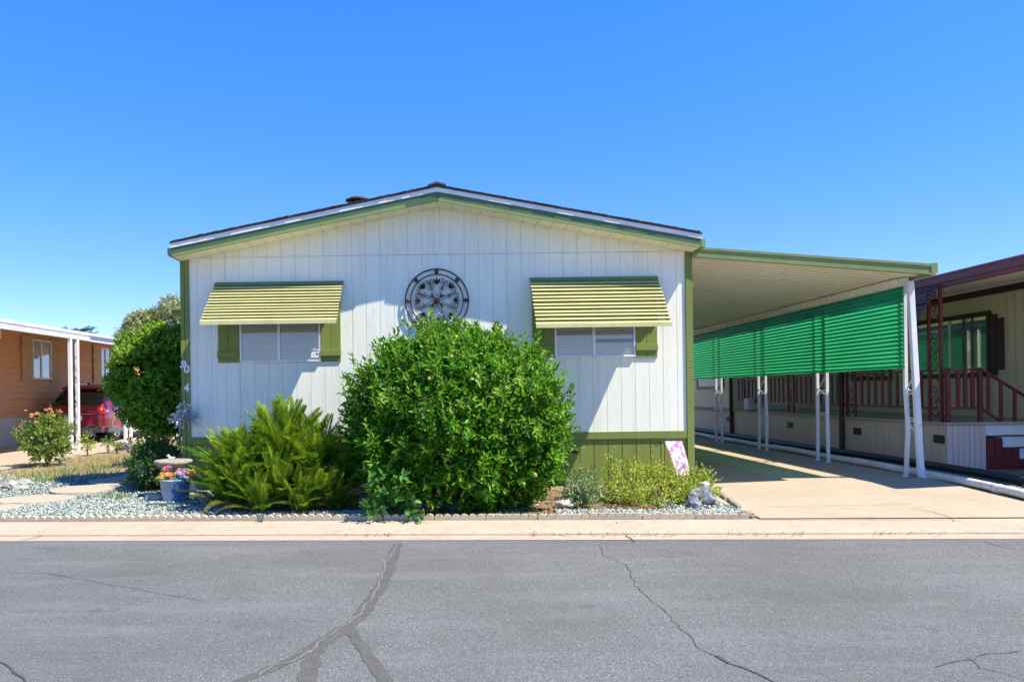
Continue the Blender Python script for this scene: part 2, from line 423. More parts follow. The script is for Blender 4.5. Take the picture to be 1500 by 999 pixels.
    vo = t.n('ShaderNodeTexVoronoi'); vo.inputs['Scale'].default_value = 105; t.l(v, vo.inputs['Vector'])
    sp = t.ramp(vo.outputs['Color'], [(0, (.050,.050,.046)), (.4, (.088,.088,.080)), (.75, (.118,.117,.107)), (1, (.22,.21,.19))])
    c = t.mix(sp, t.ramp(t.noise(v, 9, 6, .75), [(.3, (.070,.071,.064)), (.6, (.105,.105,.095)), (.8, (.15,.148,.134))]), .6)
    M['tar_seal'] = t.done(t.principled(c, .8, 0, .3, t.bump(t.noise(v, 90, 3), .5, .005)))
    M['crack_dark'] = paint('crack_dark', (.065,.063,.058), .95, .3, 20)
    M['crack_light'] = paint('crack_light', (.20,.195,.175), .9, .25, 20)
    M['joint'] = paint('joint', (.12,.095,.07), .95, .35, 14)
    M['lens'] = paint('lens', (.55,.42,.22), .25, .1, 10, bump=0)
make_materials()

# ================================================================== ground, road, kerb
def sheet(name, xs, ys, zf, mat, kind='structure'):
    xs, ys = list(xs), list(ys); m = MB(); nx = len(xs)
    vs = []
    for y in ys:
        for x in xs:
            yy = y(x) if callable(y) else y
            vs.append((x, yy, zf(x, yy)))
    fs = [(j*nx+i, j*nx+i+1, (j+1)*nx+i+1, (j+1)*nx+i) for j in range(len(ys)-1) for i in range(nx-1)]
    m.add(vs, fs); o = m.build(name, mat); o['kind'] = kind; return o
XS_WIDE = [-250, -60, -25] + [i*.5 for i in range(-28, 29)] + [25, 60, 250]
def ylin(base): return lambda x: sy(base, max(-14, min(14, x)))
road = sheet('road', XS_WIDE, [-60, -8, 0, 4, ylin(7.97)], lambda x, y: 0.0, M['asphalt'])
gutter = sheet('gutter', XS_WIDE, [ylin(7.965), ylin(8.12), ylin(8.245)], lambda x, y: .006 - .004*clamp01((y-sy(7.97, x))/.14) + .008*clamp01((y-sy(8.1, x))/.15), M['concrete'])
m = MB()
xs = [-60] + [i*.5 for i in range(-28, 29)] + [60]
prof = [(8.235, .0), (8.243, .018), (8.262, .032), (8.30, .038), (8.53, .055), (8.77, .073), (8.785, .0)]
vs = [(x, ylin(b)(x), z) for x in xs for b, z in prof]
k = len(prof)
m.add(vs, [(i*k+j, (i+1)*k+j, (i+1)*k+j+1, i*k+j+1) for i in range(len(xs)-1) for j in range(k-1)])
kerb = struct(m.build('kerb_slab', M['concrete'], smooth=False))
terrain = sheet('terrain', [-600, -40, -12, 12, 40, 600], [ylin(8.775), 30, 120, 900], lambda x, y: -.06, M['soil'])
yard = sheet('yard', [-60, -30] + [i*.25 for i in range(-56, 57)] + [30, 60], [ylin(8.772), ylin(9.1)] + [ylin(9.1+.3*i) for i in range(1, 12)] + [13.5, 16, 22, 30, 60],
             ground_z, M['soil'])
# the driveway, ending at the slab
def drive_z(x, y): return ground_z(x, y) + .014
driveway = sheet("driveway", [lerp(3.37, 6.80, i/12) for i in range(13)], [ylin(8.776), ylin(9.2), ylin(9.8), ylin(10.5), ylin(11.4), 13, 16, 20, 26], drive_z, M['concrete_pad'])
m = MB()
# neighbour's drive on the left
left_drive = sheet('left_driveway', [-30, -18, -12.4, -9.6, -9.0, -8.45], [ylin(8.776), 11, 14, 17, 20, 24, 34], lambda x, y: ground_z(x, y) + .012 , M['concrete_pad'])

def ribbon(name, pix, wfun, mat, parent=None, z=.004, jit=.0, sub=6, zf=None):
    pts = [G(px, py, z) for px, py in pix] if zf is None else [zf(px, py) for px, py in pix]
    fine = []
    for a, b in zip(pts, pts[1:]):
        n = max(2, int((b-a).length/.05))
        for i in range(n): fine.append(a.lerp(b, i/n))
    fine.append(pts[-1])
    vs = []
    off = 0
    for i, p in enumerate(fine):
        d = fine[min(i+1, len(fine)-1)] - fine[max(i-1, 0)]; d.z = 0; d.normalize(); nrm = Vector((-d.y, d.x, 0))
        off = off*.7 + random.uniform(-jit, jit)
        w = wfun(i/(len(fine)-1)) * random.uniform(.75, 1.25)
        q = p + nrm*off
        vs += [tuple(q - nrm*w/2), tuple(q + nrm*w/2)]
    m = MB(); m.add(vs, [(2*i, 2*i+1, 2*i+3, 2*i+2) for i in range(len(fine)-1)])
    return m.build(name, mat, parent)
SEAL = [(583,796),(576,815),(567,840),(556,860),(542,884),(526,905),(506,920),(478,936),(455,950),(438,961),(415,973),(385,985),(340,1002)]
ribbon('tar_seal', SEAL, lambda t: .10 if t < .75 else .13-.25*(t-.75), M['tar_seal'], road, .002, .006)
ribbon('tar_seal', [(472,940),(460,958),(453,980),(450,1003)], lambda t: .10, M['tar_seal'], road, .003, .006)
ribbon('tar_seal', [(508,920),(524,936),(538,960),(553,980),(567,1003)], lambda t: .075, M['tar_seal'], road, .003, .006)
ribbon('crack', [(581,797),(566,825),(562,842),(551,862),(537,884),(531,896),(515,908),(490,925),(468,940),(458,956)], lambda t: .009, M['crack_light'], road, .0045, .012)
ribbon('crack', [(455,952),(430,968),(402,974),(380,988)], lambda t: .010, M['crack_light'], road, .0045, .01)
ribbon('crack', [(881,798),(887,812),(914,826),(928,842),(935,860),(968,884),(983,908),(1008,930),(1022,945),(1050,960)], lambda t: .0048, M['crack_dark'], road, .004, .016)
ribbon('crack', [(1048,959),(1056,964),(1066,970)], lambda t: .022, M['crack_dark'], road, .005, .008)
ribbon('crack', [(1064,969),(1085,976),(1110,986),(1135,1000)], lambda t: .012, M['crack_dark'], road, .004, .010)
ribbon('crack', [(0,838),(62,839),(110,846),(180,859),(250,871),(296,880)], lambda t: .0045, M['crack_dark'], road, .004, .006)
ribbon('crack', [(-6,965),(18,980),(44,1002)], lambda t: .014, M['crack_dark'], road, .004, .008)
ribbon('crack', [(1368,976),(1400,968),(1425,964),(1440,958),(1500,954)], lambda t: .006, M['crack_dark'], road, .004, .012)
ribbon('crack', [(1420,962),(1436,978),(1470,986),(1502,996)], lambda t: .005, M['crack_dark'], road, .004, .012)
ribbon('crack', [(1440,792),(1465,800),(1502,806)], lambda t: .008, M['crack_dark'], road, .004, .008)
def kz(px, py):
    z = .05
    for _ in range(5):
        p = G(px, py, z)
        z = pw(p.y - STREET*p.x, [(7.97, .006), (8.12, .002), (8.24, .014), (8.262, .034), (8.30, .040), (8.77, .075)]) + .003
    return G(px, py, z)
for pix in ([(92,763),(70,781),(60,785),(33,791)], [(902,764),(914,781),(918,784),(930,793)], [(1395,762),(1430,779)]):
    ribbon('slab_joint', pix, lambda t: .012, M['crack_dark'], kerb, 0, .004, zf=kz)
ribbon('slab_joint', [(-5,784.4),(200,784.2),(600,783.8),(1000,783.0),(1500,781.3)], lambda t: .012, M['joint'], kerb, 0, .003, zf=lambda px, py: Vector((G(px, py, .01).x, sy(8.225, G(px, py, .01).x), .0165)))
def dz(px, py):
    z = .12
    for _ in range(6):
        p = G(px, py, z); z = drive_z(p.x, p.y) + .004
    return G(px, py, z)
ribbon('crack', [(1335,744),(1365,749),(1392,757),(1412,761)], lambda t: .008, M['crack_dark'], driveway, 0, .008, zf=dz)
ribbon('crack', [(1048,712),(1080,711.5),(1115,713)], lambda t: .008, M['joint'], driveway, 0, .006, zf=dz)
ribbon('crack', [(1112,759.4),(1250,759),(1400,758.6)], lambda t: .010, M['joint'], driveway, 0, .006, zf=dz)
ribbon('slab_joint', [(1118,742),(1220,740),(1335,738)], lambda t: .006, M['joint'], driveway, 0, .004, zf=dz)

# ================================================================== the white and green mobile home
HX0, HX1 = -3.87, 3.50          # wall ends
house = thing('mobile_home', 'white and olive green mobile home with two slatted window awnings', 'house', (-.2, FY, .12))
RKY = 10.94                     # plane of the rake boards
rl, rc, rr = W(252, 357, RKY), W(640, 275, RKY), W(1025, 343.5, RKY)
slopeL = (rc.z-rl.z)/(rc.x-rl.x); slopeR = (rr.z-rc.z)/(rr.x-rc.x)
def roof_z(x): return rc.z + slopeL*(x-rc.x) if x < rc.x else rc.z + slopeR*(x-rc.x)
FT = .185                       # depth of white strip + green board
soff = lambda x: roof_z(x) - FT + .012
BELT = W(920, 633, FY).z        # bottom of the white wall
SEAM = W(640, 373, FY).z
# grooved siding : boards 8" wide, real grooves, two courses with a seam between
def siding_mesh(mb, x0, x1, zlo, zhi, y, pitch=.2035, g=.0065, depth=.008, x_off=0.0, seams=()):
    xs = []
    k = math.ceil((x0 - x_off)/pitch)
    while x_off + k*pitch < x1:
        xs.append(x_off + k*pitch); k += 1
    edges = [x0] + xs + [x1]
    for a, b in zip(edges, edges[1:]):
        ga = g if a in xs else 0
        wide = any(abs(a - s) < .06 for s in seams) and a in xs
        if wide: ga = .013
        a2 = a + ga
        cuts = [a2] + ([rc.x] if a2 < rc.x < b else []) + [b]
        for p, q in zip(cuts, cuts[1:]):
            mb.quad((p, y, zlo(p)), (q, y, zlo(q)), (q, y, zhi(q)), (p, y, zhi(p)))
        if ga:
            mb.quad((a, y+depth, zlo(a)), (a2, y+depth, zlo(a2)), (a2, y+depth, zhi(a2)), (a, y+depth, zhi(a)))
            mb.quad((a, y, zlo(a)), (a, y+depth, zlo(a)), (a, y+depth, zhi(a)), (a, y, zhi(a)))
            mb.quad((a2, y+depth, zlo(a2)), (a2, y, zlo(a2)), (a2, y, zhi(a2)), (a2, y+depth, zhi(a2)))
SX = [W(515, 500, FY).x, W(640, 340, FY).x, W(762, 340, FY).x, W(392, 370, FY).x]
XO = W(515, 400, FY).x
wall = MB()
siding_mesh(wall, HX0, HX1, lambda x: BELT, lambda x: SEAM - .002, FY, x_off=XO, seams=SX[:3])
siding_mesh(wall, HX0, HX1, lambda x: SEAM + .002, lambda x: soff(x) + .05, FY, x_off=XO, seams=SX[:3])
wall.box(HX0+.01, HX1-.01, FY+.009, FY+.10, BELT-.04, SEAM+.02)
wall.prism_y([(HX0+.01, SEAM-.02), (HX1-.01, SEAM-.02), (HX1-.01, soff(HX1)+.04), (rc.x, soff(rc.x)+.04), (HX0+.01, soff(HX0)+.04)], FY+.009, FY+.10)
for x in (HX0, HX1-.09):        # side walls
    wall.box(x, x+.09, FY+.101, 26.5, .05, soff(x+.04))
wall.box(HX0, HX1, 26.5, 26.6, .05, soff(HX1))
wall.build('wall', M['white_siding'], house, recalc=False)
sk = MB()
siding_mesh(sk, HX0, HX1, lambda x: ground_z(x, FY)-.08, lambda x: BELT-.09, FY+.004, x_off=XO, g=.012)
sk.box(HX0+.01, HX1-.01, FY+.014, FY+.08, -.05, BELT-.05)
sk.build('skirting', M['green_siding'], house, recalc=False)
b = MB(); b.box(HX0+.12, HX1-.099, FY-.022, FY+.003, BELT-.095, BELT+.012); b.build('belt_trim', M['green_trim'], house, bevel=.004)
b = MB(); b.box(W(636,340,FY).x, W(642.5,340,FY).x, FY-.018, FY+.001, SEAM, soff(rc.x)-.005); b.build('batten', M['white_siding'], house, bevel=.003)
for s in (0, 1):
    b = MB()
    if s: b.box(HX1-.096, HX1+.004, FY-.026, FY+.09, .06, soff(HX1)+.01)
    else:
        b.box(HX0+.062, HX0+.120, FY-.024, FY+.02, .06, soff(HX0)+.02)
        b.box(HX0-.006, HX0+.052, FY-.026, FY+.09, .06, soff(HX0)+.01)
    b.build('corner_trim', M['green_trim'], house, bevel=.004)
EL, ER = rl.x, rr.x
# roof slab
t = .03
rf = MB()
poly = [(EL-.03, roof_z(EL-.03)+.004), (rc.x, rc.z+.004), (ER+.03, roof_z(ER+.03)+.004), (ER+.03, roof_z(ER+.03)+.03), (rc.x, rc.z+.03), (EL-.03, roof_z(EL-.03)+.03)]
rf.prism_y(poly, RKY-.025, 26.8)
n = 34                                           # ragged shingle ends along the rake
for i in range(n):
    for a, c in ((EL, rc.x), (rc.x, ER)):
        xa, xb = lerp(a, c, i/n), lerp(a, c, (i+1)/n)
        h = random.uniform(.004, .014)
        rf.prism_y([(xa, roof_z(xa)+.031), (xb, roof_z(xb)+.031), (xb, roof_z(xb)+.031+h), (xa, roof_z(xa)+.031+h*.4)], RKY-.03-random.uniform(0, .012), RKY+.5)
roof = rf.build('roof', M['shingle'], house)
rdg = MB(); rdg.prism_y([(rc.x-.13, roof_z(rc.x-.13)+.040), (rc.x, rc.z+.046), (rc.x+.13, roof_z(rc.x+.13)+.040), (rc.x+.12, roof_z(rc.x+.12)+.06), (rc.x, rc.z+.075), (rc.x-.12, roof_z(rc.x-.12)+.06)], RKY-.05, 26.8)
rdg.build('ridge_cap', M['shingle'], roof)
def rake(name, zo0, zo1, y0, y1, mat, over=0.0):
    for a, c in ((EL-over, rc.x), (rc.x, ER+over)):
        b = MB(); b.prism_y([(a, roof_z(a)+zo0), (c, roof_z(c)+zo0), (c, roof_z(c)+zo1), (a, roof_z(a)+zo1)], y0, y1)
        b.build(name, mat, house)
rake('drip_edge', -.058, .003, RKY-.012, RKY+.02, M['white_trim'], .02)
rake('fascia', -FT, -.059, RKY, RKY+.03, M['fascia_green'], .02)
# narrow moulding along the lower edge of the fascia, in a lighter green
for a, c in ((EL, rc.x-.42), (rc.x+.02, ER)):
    b = MB(); b.prism_y([(a, roof_z(a)-FT-.004), (c, roof_z(c)-FT-.004), (c-(.05 if c < 0 else 0), roof_z(c)-FT+.036), (a, roof_z(a)-FT+.036)], RKY-.014, RKY-.001)
    b.build('fascia_moulding', M['gutter_green'], house)
# soffit of vented panels
for a, c in ((EL, rc.x), (rc.x, ER)):
    s = MB(); n = 18
    for i in range(n):
        xa, xb = lerp(a, c, i/n)+.004, lerp(a, c, (i+1)/n)-.004
        s.prism_y([(xa, soff(xa)-.012), (xb, soff(xb)-.012), (xb, soff(xb)), (xa, soff(xa))], RKY+.031, FY-.004)
    s.prism_y([(a, soff(a)+.001), (c, soff(c)+.001), (c, soff(c)+.03), (a, soff(a)+.03)], RKY+.031, FY-.002)
    s.build('soffit', M['soffit'], house)
for x0, x1 in ((EL-.075, EL-.022), (ER+.022, ER+.085)):
    b = MB(); z1 = roof_z((x0+x1)/2)-.05
    b.prism_y([(x0, z1), (x0+.0, z1-.09), (x0+.02, z1-.115), (x1, z1-.115), (x1, z1)], RKY+.02, 26.6); b.build('gutter', M['gutter_green'], house)
# stove vent with rain cap
c = W(525, 294.5, 12.3); c.z -= .188
v = MB(); v.lathe([(.13, -.35), (.13, .10), (.15, .105), (.15, .14), (.10, .15)], c, 20); pipe = v.build('roof_vent', M['vent_metal'], house)
v = MB(); v.lathe([(.02, .245), (.13, .232), (.198, .200), (.205, .188), (.195, .182), (.10, .182), (.0, .182)], c, 28)
for k in range(4):
    a = k*PI/2+.4; v.bar((c.x+.11*math.cos(a), c.y+.11*math.sin(a), c.z+.13), (c.x+.13*math.cos(a), c.y+.13*math.sin(a), c.z+.2), .02, .006)
v.build('rain_cap', M['vent_metal'], pipe)
# side porch roof peeping past the left corner
b = MB(); p = W(257, 470, 15.5); b.box(-5.02, HX0-.002, 14.2, 17.5, p.z-.05, p.z+.06); b.box(-5.04, HX0-.002, 14.1, 17.6, p.z+.061, p.z+.10); b.build('porch_roof', M['gutter_green'], house)

# ---- windows, shutters
def window(px0, px1, py0, py1, pm, sl, sr, bar_py, lower_gap):
    a, c = W(px0, py1, FY), W(px1, py1, FY); zb = (a.z + c.z)/2; zt = zb + 1.07; xm = W(pm, py1, FY).x
    f = MB(); x0, x1 = a.x, c.x
    fw = .028
    f.box(x0, x1, FY-.026, FY+.002, zb-.03, zb); f.box(x0, x1, FY-.026, FY+.002, zt, zt+.03)
    f.box(x0, x0+fw, FY-.024, FY+.002, zb+.001, zt-.001); f.box(x1-fw, x1, FY-.024, FY+.002, zb+.001, zt-.001)
    f.box(xm-.022, xm+.022, FY-.022, FY+.002, zb+.001, zt-.001)
    f.box(x0+.001, x1-.001, FY-.045, FY-.0265, zb-.03, zb-.012)
    w = f.build('window', M['alu'], house, bevel=.002)
    for s, (u0, u1) in enumerate(((x0+fw, xm-.022), (xm+.022, x1-fw))):
        g = MB(); g.box(u0+.001, u1-.001, FY-.012, FY-.009, zb+.001, zt-.001); g.build('pane', M['window_glass'], w)
        bl = MB(); n = 26
        for i in range(n):
            z = zb + .012 + (zt-zb-.02)*i/n
            tilt = .35
            if lower_gap and s == 1 and 3 <= i <= 4: z -= .006*(i-2); tilt = .9
            if lower_gap and s == 1 and i == 5: continue
            h = .0195
            bl.add([(u0+.004, FY-.0075, z-h), (u1-.004, FY-.0075, z-h+ (.01 if tilt > .5 else 0)), (u1-.004, FY-.001, z+h), (u0+.004, FY-.001, z+h)], [(0,1,2,3)])
        bl.build('blind', M['blind'], w, recalc=False)
        bk = MB(); bk.box(u0, u1, FY-.0006, FY-.0002, zb, zt); bk.build('backing', M['room_dark'], w)
    for k, (q0, q1) in enumerate((sl, sr)):
        yb = q0[1]; A, C = W(q0[0], yb, FY), W(q1, yb, FY)
        s = MB(); zs = A.z; nb = 2; wd = C.x-A.x
        for i in range(nb):
            s.box(A.x+wd*i/nb+.003, A.x+wd*(i+1)/nb-.003, FY-.022, FY-.002, zs, zt+.05)
        s.box(A.x+.004, C.x-.004, FY-.014, FY-.003, zs+.005, zt+.04)
        sh = s.build('shutter', M['green_siding'], house, bevel=.003)
        zc = W(q0[0], bar_py[k], FY).z
        cb = MB(); cb.box(A.x-.002, C.x+.002, FY-.046, FY-.0225, zc-.045, zc+.045); cb.build('crossbar', M['green_siding'], sh, bevel=.003)
    return zb, zt, x0, x1
wz = window(352, 470, 527, 527.5, 409, ((320, 531.5), 351), ((470.5, 529.5), 500), (520, 517), False)
window(812.5, 930.5, 520.5, 520.5, 870, ((780, 524.5), 812), ((931, 524), 963), (512, 509), True)
# small alarm notice in the corner of the left window
a, c = W(456, 524, FY), W(468.5, 511.5, FY)
b = MB(); b.box(a.x, c.x, FY-.030, FY-.0265, a.z, c.z); st = b.build('window_notice', M['white_plaster'], house)
b = MB(); b.lathe([(.0, -.001), (.014, -.001), (.014, .001), (0, .001)], WL['mobile_home'], 14)
o = b.build('dot', M['black'], st); o.location = (W(465, 518.5, FY).x - WL['mobile_home'].x, -.031, W(465, 518.5, FY).z - WL['mobile_home'].z); o.rotation_euler = (PI/2, 0, 0)
# the dot and a printed strip
b = MB(); b.box(a.x+.012, c.x-.012, FY-.0312, FY-.0302, c.z-.030, c.z-.016); b.build('print', M['grey_plastic'], st)

# ---- slatted awnings
def awning(tl, tr, bl, br):
    A, B = W(tl[0], tl[1], FY), W(tr[0], tr[1], FY)
    yo = 10.57
    P = W(bl[0], bl[1], yo)
    x0, x1 = A.x, B.x; zt = (A.z + B.z)/2; zb = P.z
    out, drop = FY - yo, zt - zb
    h = MB(); h.prism_x([(FY-.001, zt+.012), (FY-.05, zt+.004), (FY-.085, zt-.02), (FY-.085, zt-.05), (FY-.07, zt-.05), (FY-.001, zt-.05)], x0, x1)
    h.prism_x([(FY-.09, zt-.058), (FY-.135, zt-.085), (FY-.13, zt-.092), (FY-.085, zt-.066)], x0+.005, x1-.005)
    aw = h.build('window_awning', M['awning_head'], house)
    s = MB(); n = 12; du, dv = out/(n+1.2), drop/(n+1.2)
    for i in range(n):
        y = FY - .105 - i*(out-.12)/n; z = zt - .070 - i*(drop-.10)/n
        e0, e1 = random.uniform(-.004, .004), random.uniform(-.004, .004); j = random.uniform(-.003, .003)
        lo, th = .061, drop*.030
        s.prism_x([(y, z+j), (y-lo, z-th+j), (y-lo-.001, z-th-.007+j), (y-lo+.003, z-th-.007+j), (y-lo+.004, z-th-.003+j), (y+.002, z-.004+j)], x0+e0, x1+e1)
    s.build('slat', M['awning_slat'], aw)
    fl = MB()  # added strips filling the slat gaps, standing in for their shade
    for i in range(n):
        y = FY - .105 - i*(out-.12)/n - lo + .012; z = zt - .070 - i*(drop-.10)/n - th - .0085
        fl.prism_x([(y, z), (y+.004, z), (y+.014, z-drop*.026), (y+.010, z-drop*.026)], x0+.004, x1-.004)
    fl.build('gap_shade_strip', M['awning_gap_shade'], aw)
    v = MB(); v.prism_x([(yo+.035, zb+.075), (yo, zb+.055), (yo-.002, zb), (yo+.003, zb), (yo+.005, zb+.05), (yo+.035, zb+.068)], x0, x1); v.build('valance', M['awning_slat'], aw)
    for f in (.02, .22, .52, .80, .98):      # carrier rails under the slats
        r = MB(); x = lerp(x0, x1, f); r.bar((x, FY-.06, zt-.105), (x, yo+.04, zb+.035), .022, .014); r.build('carrier_rail', M['awning_head'], aw)
awning((316, 415.5), (503, 412), (292, 476), (491, 473))
awning((776, 408), (962, 405.5), (784, 480.5), (985, 477.5))

# ---- house number on the left corner: 9 hanging loose, 0 slipped, 4
for ch, px, py, rot in (('9', 268.0, 534.5, .55), ('0', 273.5, 541, .06), ('4', 273.5, 568.5, .02)):
    cu = bpy.data.curves.new('house_number', 'FONT'); cu.body = ch; cu.size = .155; cu.extrude = .006; cu.offset = .006; cu.align_x = 'CENTER'; cu.align_y = 'CENTER'
    cu.materials.append(M['white_plaster'])
    tmp = bpy.data.objects.new('tmp', cu); COL.objects.link(tmp); bpy.context.view_layer.update()
    me = bpy.data.meshes.new_from_object(tmp.evaluated_get(bpy.context.evaluated_depsgraph_get())); bpy.data.objects.remove(tmp)
    o = bpy.data.objects.new('house_number', me); COL.objects.link(o); o.parent = house
    o.location = W(px, py, FY-.035) - WL['mobile_home']; o.rotation_euler = (PI/2, rot, 0)
# small skirting vent behind the orange tree and the side step rail
a, c = W(833, 664, FY), W(846, 651, FY)
b = MB(); b.box(a.x, c.x, FY-.012, FY+.003, a.z, c.z)
for i in range(4): b.box(a.x+.012, c.x-.012, FY-.018, FY-.0125, lerp(a.z, c.z, (i+.3)/4), lerp(a.z, c.z, (i+.7)/4))
b.build('skirting_vent', M['vent_dark'], house)
q = [W(263.5, 700, 12.1), W(263.5, 590, 12.1), W(262, 577, 12.1), W(264, 571.5, 12.1), W(268, 570.5, 12.1), W(273, 573, 12.1)]
b = MB(); b.tube(q, .022, 8); b.build('step_rail', M['grey_pole'], house, smooth=True)

# ================================================================== wall medallion
mc = W(640, 440.5, FY-.05)
med = thing('wall_medallion', 'round black iron wall medallion with leaf scrollwork on the white gable wall', 'wall art', mc)
def ring(R, r, name):
    b = MB(); b.tube([(mc.x+R*math.cos(2*PI*i/72), mc.y, mc.z+R*math.sin(2*PI*i/72)) for i in range(72)], r, 8, closed=True); b.build(name, M['iron'], med, smooth=True)
ring(.452, .0105, 'outer_ring'); ring(.378, .0085, 'inner_ring')
def radial(ang, rad): return Vector((mc.x + rad*math.sin(ang), mc.y, mc.z + rad*math.cos(ang)))
def leaf_plate(mb, base, ang, L, Wd):
    d = Vector((math.sin(ang), 0, math.cos(ang))); s = Vector((math.cos(ang), 0, -math.sin(ang)))
    outl = [(0, .10), (.18, .42), (.30, .34), (.45, .62), (.58, .36), (.78, .40), (1, 0)]
    pts = [base + d*(u*L) + s*(w*Wd) for u, w in outl] + [base + d*(u*L) - s*(w*Wd) for u, w in outl[-2::-1]]
    n = len(pts); k = [p + Vector((0, -.010, 0)) for p in pts]
    mb.add([tuple(p) for p in k] + [tuple(p) for p in pts], [tuple(range(n)), tuple(range(2*n-1, n-1, -1))] + [(i, n+i, n+(i+1)%n, (i+1)%n) for i in range(n)])
for i in range(8):
    a = i*PI/4
    p = radial(a, .415)
    b = MB(); b.lathe([(0, -.014), (.026, -.014), (.03, -.006), (.03, .006), (.02, .012), (0, .012)], mc, 16)
    o = b.build('rosette', M['bronze'], med); o.location = p - mc; o.rotation_euler = (PI/2, 0, 0)
    l = MB()
    for da in (-.55, 0, .55): leaf_plate(l, radial(a, .235 if i % 2 == 0 else .25), a+PI*0+da, .095, .036)
    l.build('leaf_spray', M['iron' if i % 2 else 'bronze'], med)
    if i % 2:
        l = MB()
        for da in (-.6, .25): leaf_plate(l, radial(a, .06), a+da*.8, .085, .026)
        l.build('leaf_spray', M['bronze'], med)
    s = MB()
    for sg in (-1, 1):
        pts = []
        for k in range(26):
            u = k/25; rr_ = .06 + .27*u; aa = a + sg*(.10 + .22*math.sin(u*PI*.9) + .10*u)
            pts.append(radial(aa, rr_))
        s.tube(pts, .0042, 5)
        cc = radial(a + sg*.27, .285)
        s.tube([cc + Vector(((.045-.0016*k)*math.cos(sg*k*.42+a), 0, (.045-.0016*k)*math.sin(sg*k*.42+a))) for k in range(24)], .0038, 5)
        cc = radial(a + sg*.30, .20)
        s.tube([cc + Vector(((.032-.0012*k)*math.cos(-sg*k*.42+a), 0, (.032-.0012*k)*math.sin(-sg*k*.42+a))) for k in range(22)], .0036, 5)
    s.build('scroll', M['iron'], med, smooth=True)
b = MB(); b.box(mc.x-.046, mc.x+.046, mc.y-.022, mc.y+.012, mc.z-.046, mc.z+.046); bo = b.build('centre_boss', M['bronze'], med, bevel=.008)
b = MB(); b.tube([(mc.x+.026*math.cos(k*.5)*(1-k/40), mc.y-.026, mc.z+.026*math.sin(k*.5)*(1-k/40)) for k in range(34)], .005, 6); b.build('boss_scroll', M['iron'], bo, smooth=True)
b = MB()
for i in range(4):
    p = radial(i*PI/2+.785, .45); b.tube([p, p+Vector((0, .05, 0))], .006, 6)
b.build('wall_bracket', M['iron'], med)

# ================================================================== carport
CY = 11.25
CYR = 10.90                     # the roof edge runs a little askew, nearer at its outer corner
tl, tr = W(1014, 362, CY), W(1363, 387, CYR)
bl_, br_ = W(1014, 376.5, CY), W(1363, 402.5, CYR)
CK = (CYR-CY)/(tr.x-tl.x)
def skew(mb):
    mb.v = [(x, y + CK*(x-tl.x)*max(0, 1-max(0, y-CY)/4), z) for x, y, z in mb.v]; return mb
car = thing('carport', 'green trimmed carport awning with translucent green side panels on white posts', 'carport', (5.2, CY, .15))
PX = 6.62
bt = MB()
x0, x1 = tl.x, tr.x
def cz(x): return lerp(bl_.z, br_.z, (x-x0)/(x1-x0))
zt0, zt1 = tl.z, tr.z
bt.prism_y([(x0, bl_.z+.03), (x1, br_.z+.03), (x1, zt1), (x0, zt0)], CY, CY+.03)
bt.prism_y([(x0, bl_.z), (x1, br_.z), (x1, br_.z+.022), (x0, bl_.z+.022)], CY-.02, CY+.05)
bt.prism_y([(x0, zt0-.032), (x1, zt1-.032), (x1, zt1+.004), (x0, zt0+.004)], CY-.02, CY-.0005)
bt.prism_y([(x0, bl_.z+.0225), (x1, br_.z+.0225), (x1, br_.z+.06), (x0, bl_.z+.06)], CY-.008, CY-.0005)
skew(bt).build('fascia', M['gutter_green'], car)
gt = MB(); gt.prism_y([(x1+.001, br_.z-.01), (x1+.05, br_.z-.01), (x1+.085, br_.z+.03), (x1+.085, zt1+.012), (x1+.001, zt1+.012)], CY-.02, 25.5); skew(gt).build('side_gutter', M['gutter_green'], car)
# roof pans, ribbed along the fall
rp = MB(); n = 68
for i in range(n):
    ya = CY+.06 + (25.4-CY)*i/n; pw_ = (25.4-CY)/n
    for (u0, u1, dzz) in ((0, .72, 0), (.72, .78, .0), (.78, .94, .028), (.94, 1.0, .0)):
        y0_, y1_ = ya+u0*pw_, ya+u1*pw_
        z0_, z1_ = (0, .028) if (u0 == .72) else ((.028, 0) if u0 == .94 else (dzz, dzz))
        xi, xo = x0-.0, x1-.002
        rp.quad((xi, y0_, cz(xi)+.03+z0_), (xo, y0_, cz(xo)+.03+z0_), (xo, y1_, cz(xo)+.03+z1_), (xi, y1_, cz(xi)+.03+z1_))
skew(rp).build('roof', M['ceiling_white'], car, recalc=False)
tp = MB(); tp.prism_y([(x0, cz(x0)+.062), (x1, cz(x1)+.062), (x1, cz(x1)+.075), (x0, cz(x0)+.075)], CY+.031, 25.4); skew(tp).build('roof_top', M['white_metal'], car)
bm_ = MB(); zbm = cz(PX)+.0
bm_.box(PX-.05, PX+.03, CY+.1, 25.3, zbm-.10, zbm+.02); bm_.build('beam', M['white_metal'], car)
sc = MB()      # scalloped ends of the roof pans along the beam
poly = []
for i in range(58):              # one strip with a notched lower edge
    y = CY+.25 + i*.25
    poly += [(y, zbm-.03), (y+.02, zbm-.068), (y+.12, zbm-.068), (y+.14, zbm-.03)]
sc.prism_x(poly + [(poly[-1][0], zbm+.02), (poly[0][0], zbm+.02)], PX-.085, PX-.052)
sc.build('beam_trim', M['ceiling_white'], car)
gz = lambda y: drive_z(PX, y)
def leg(pts, w=.05):
    b = MB()
    for a, c in zip(pts, pts[1:]): b.bar(a, c, w, w, (1, 0, 0))
    return b
ddt, ddb = W(1333, 412, 11.28), W(1348.5, 690, 11.28)
posts = [(11.33, .20, .05), (14.0, .36, 0), (16.7, .38, .05), (19.4, .38, 0), (22.1, .38, 0)]
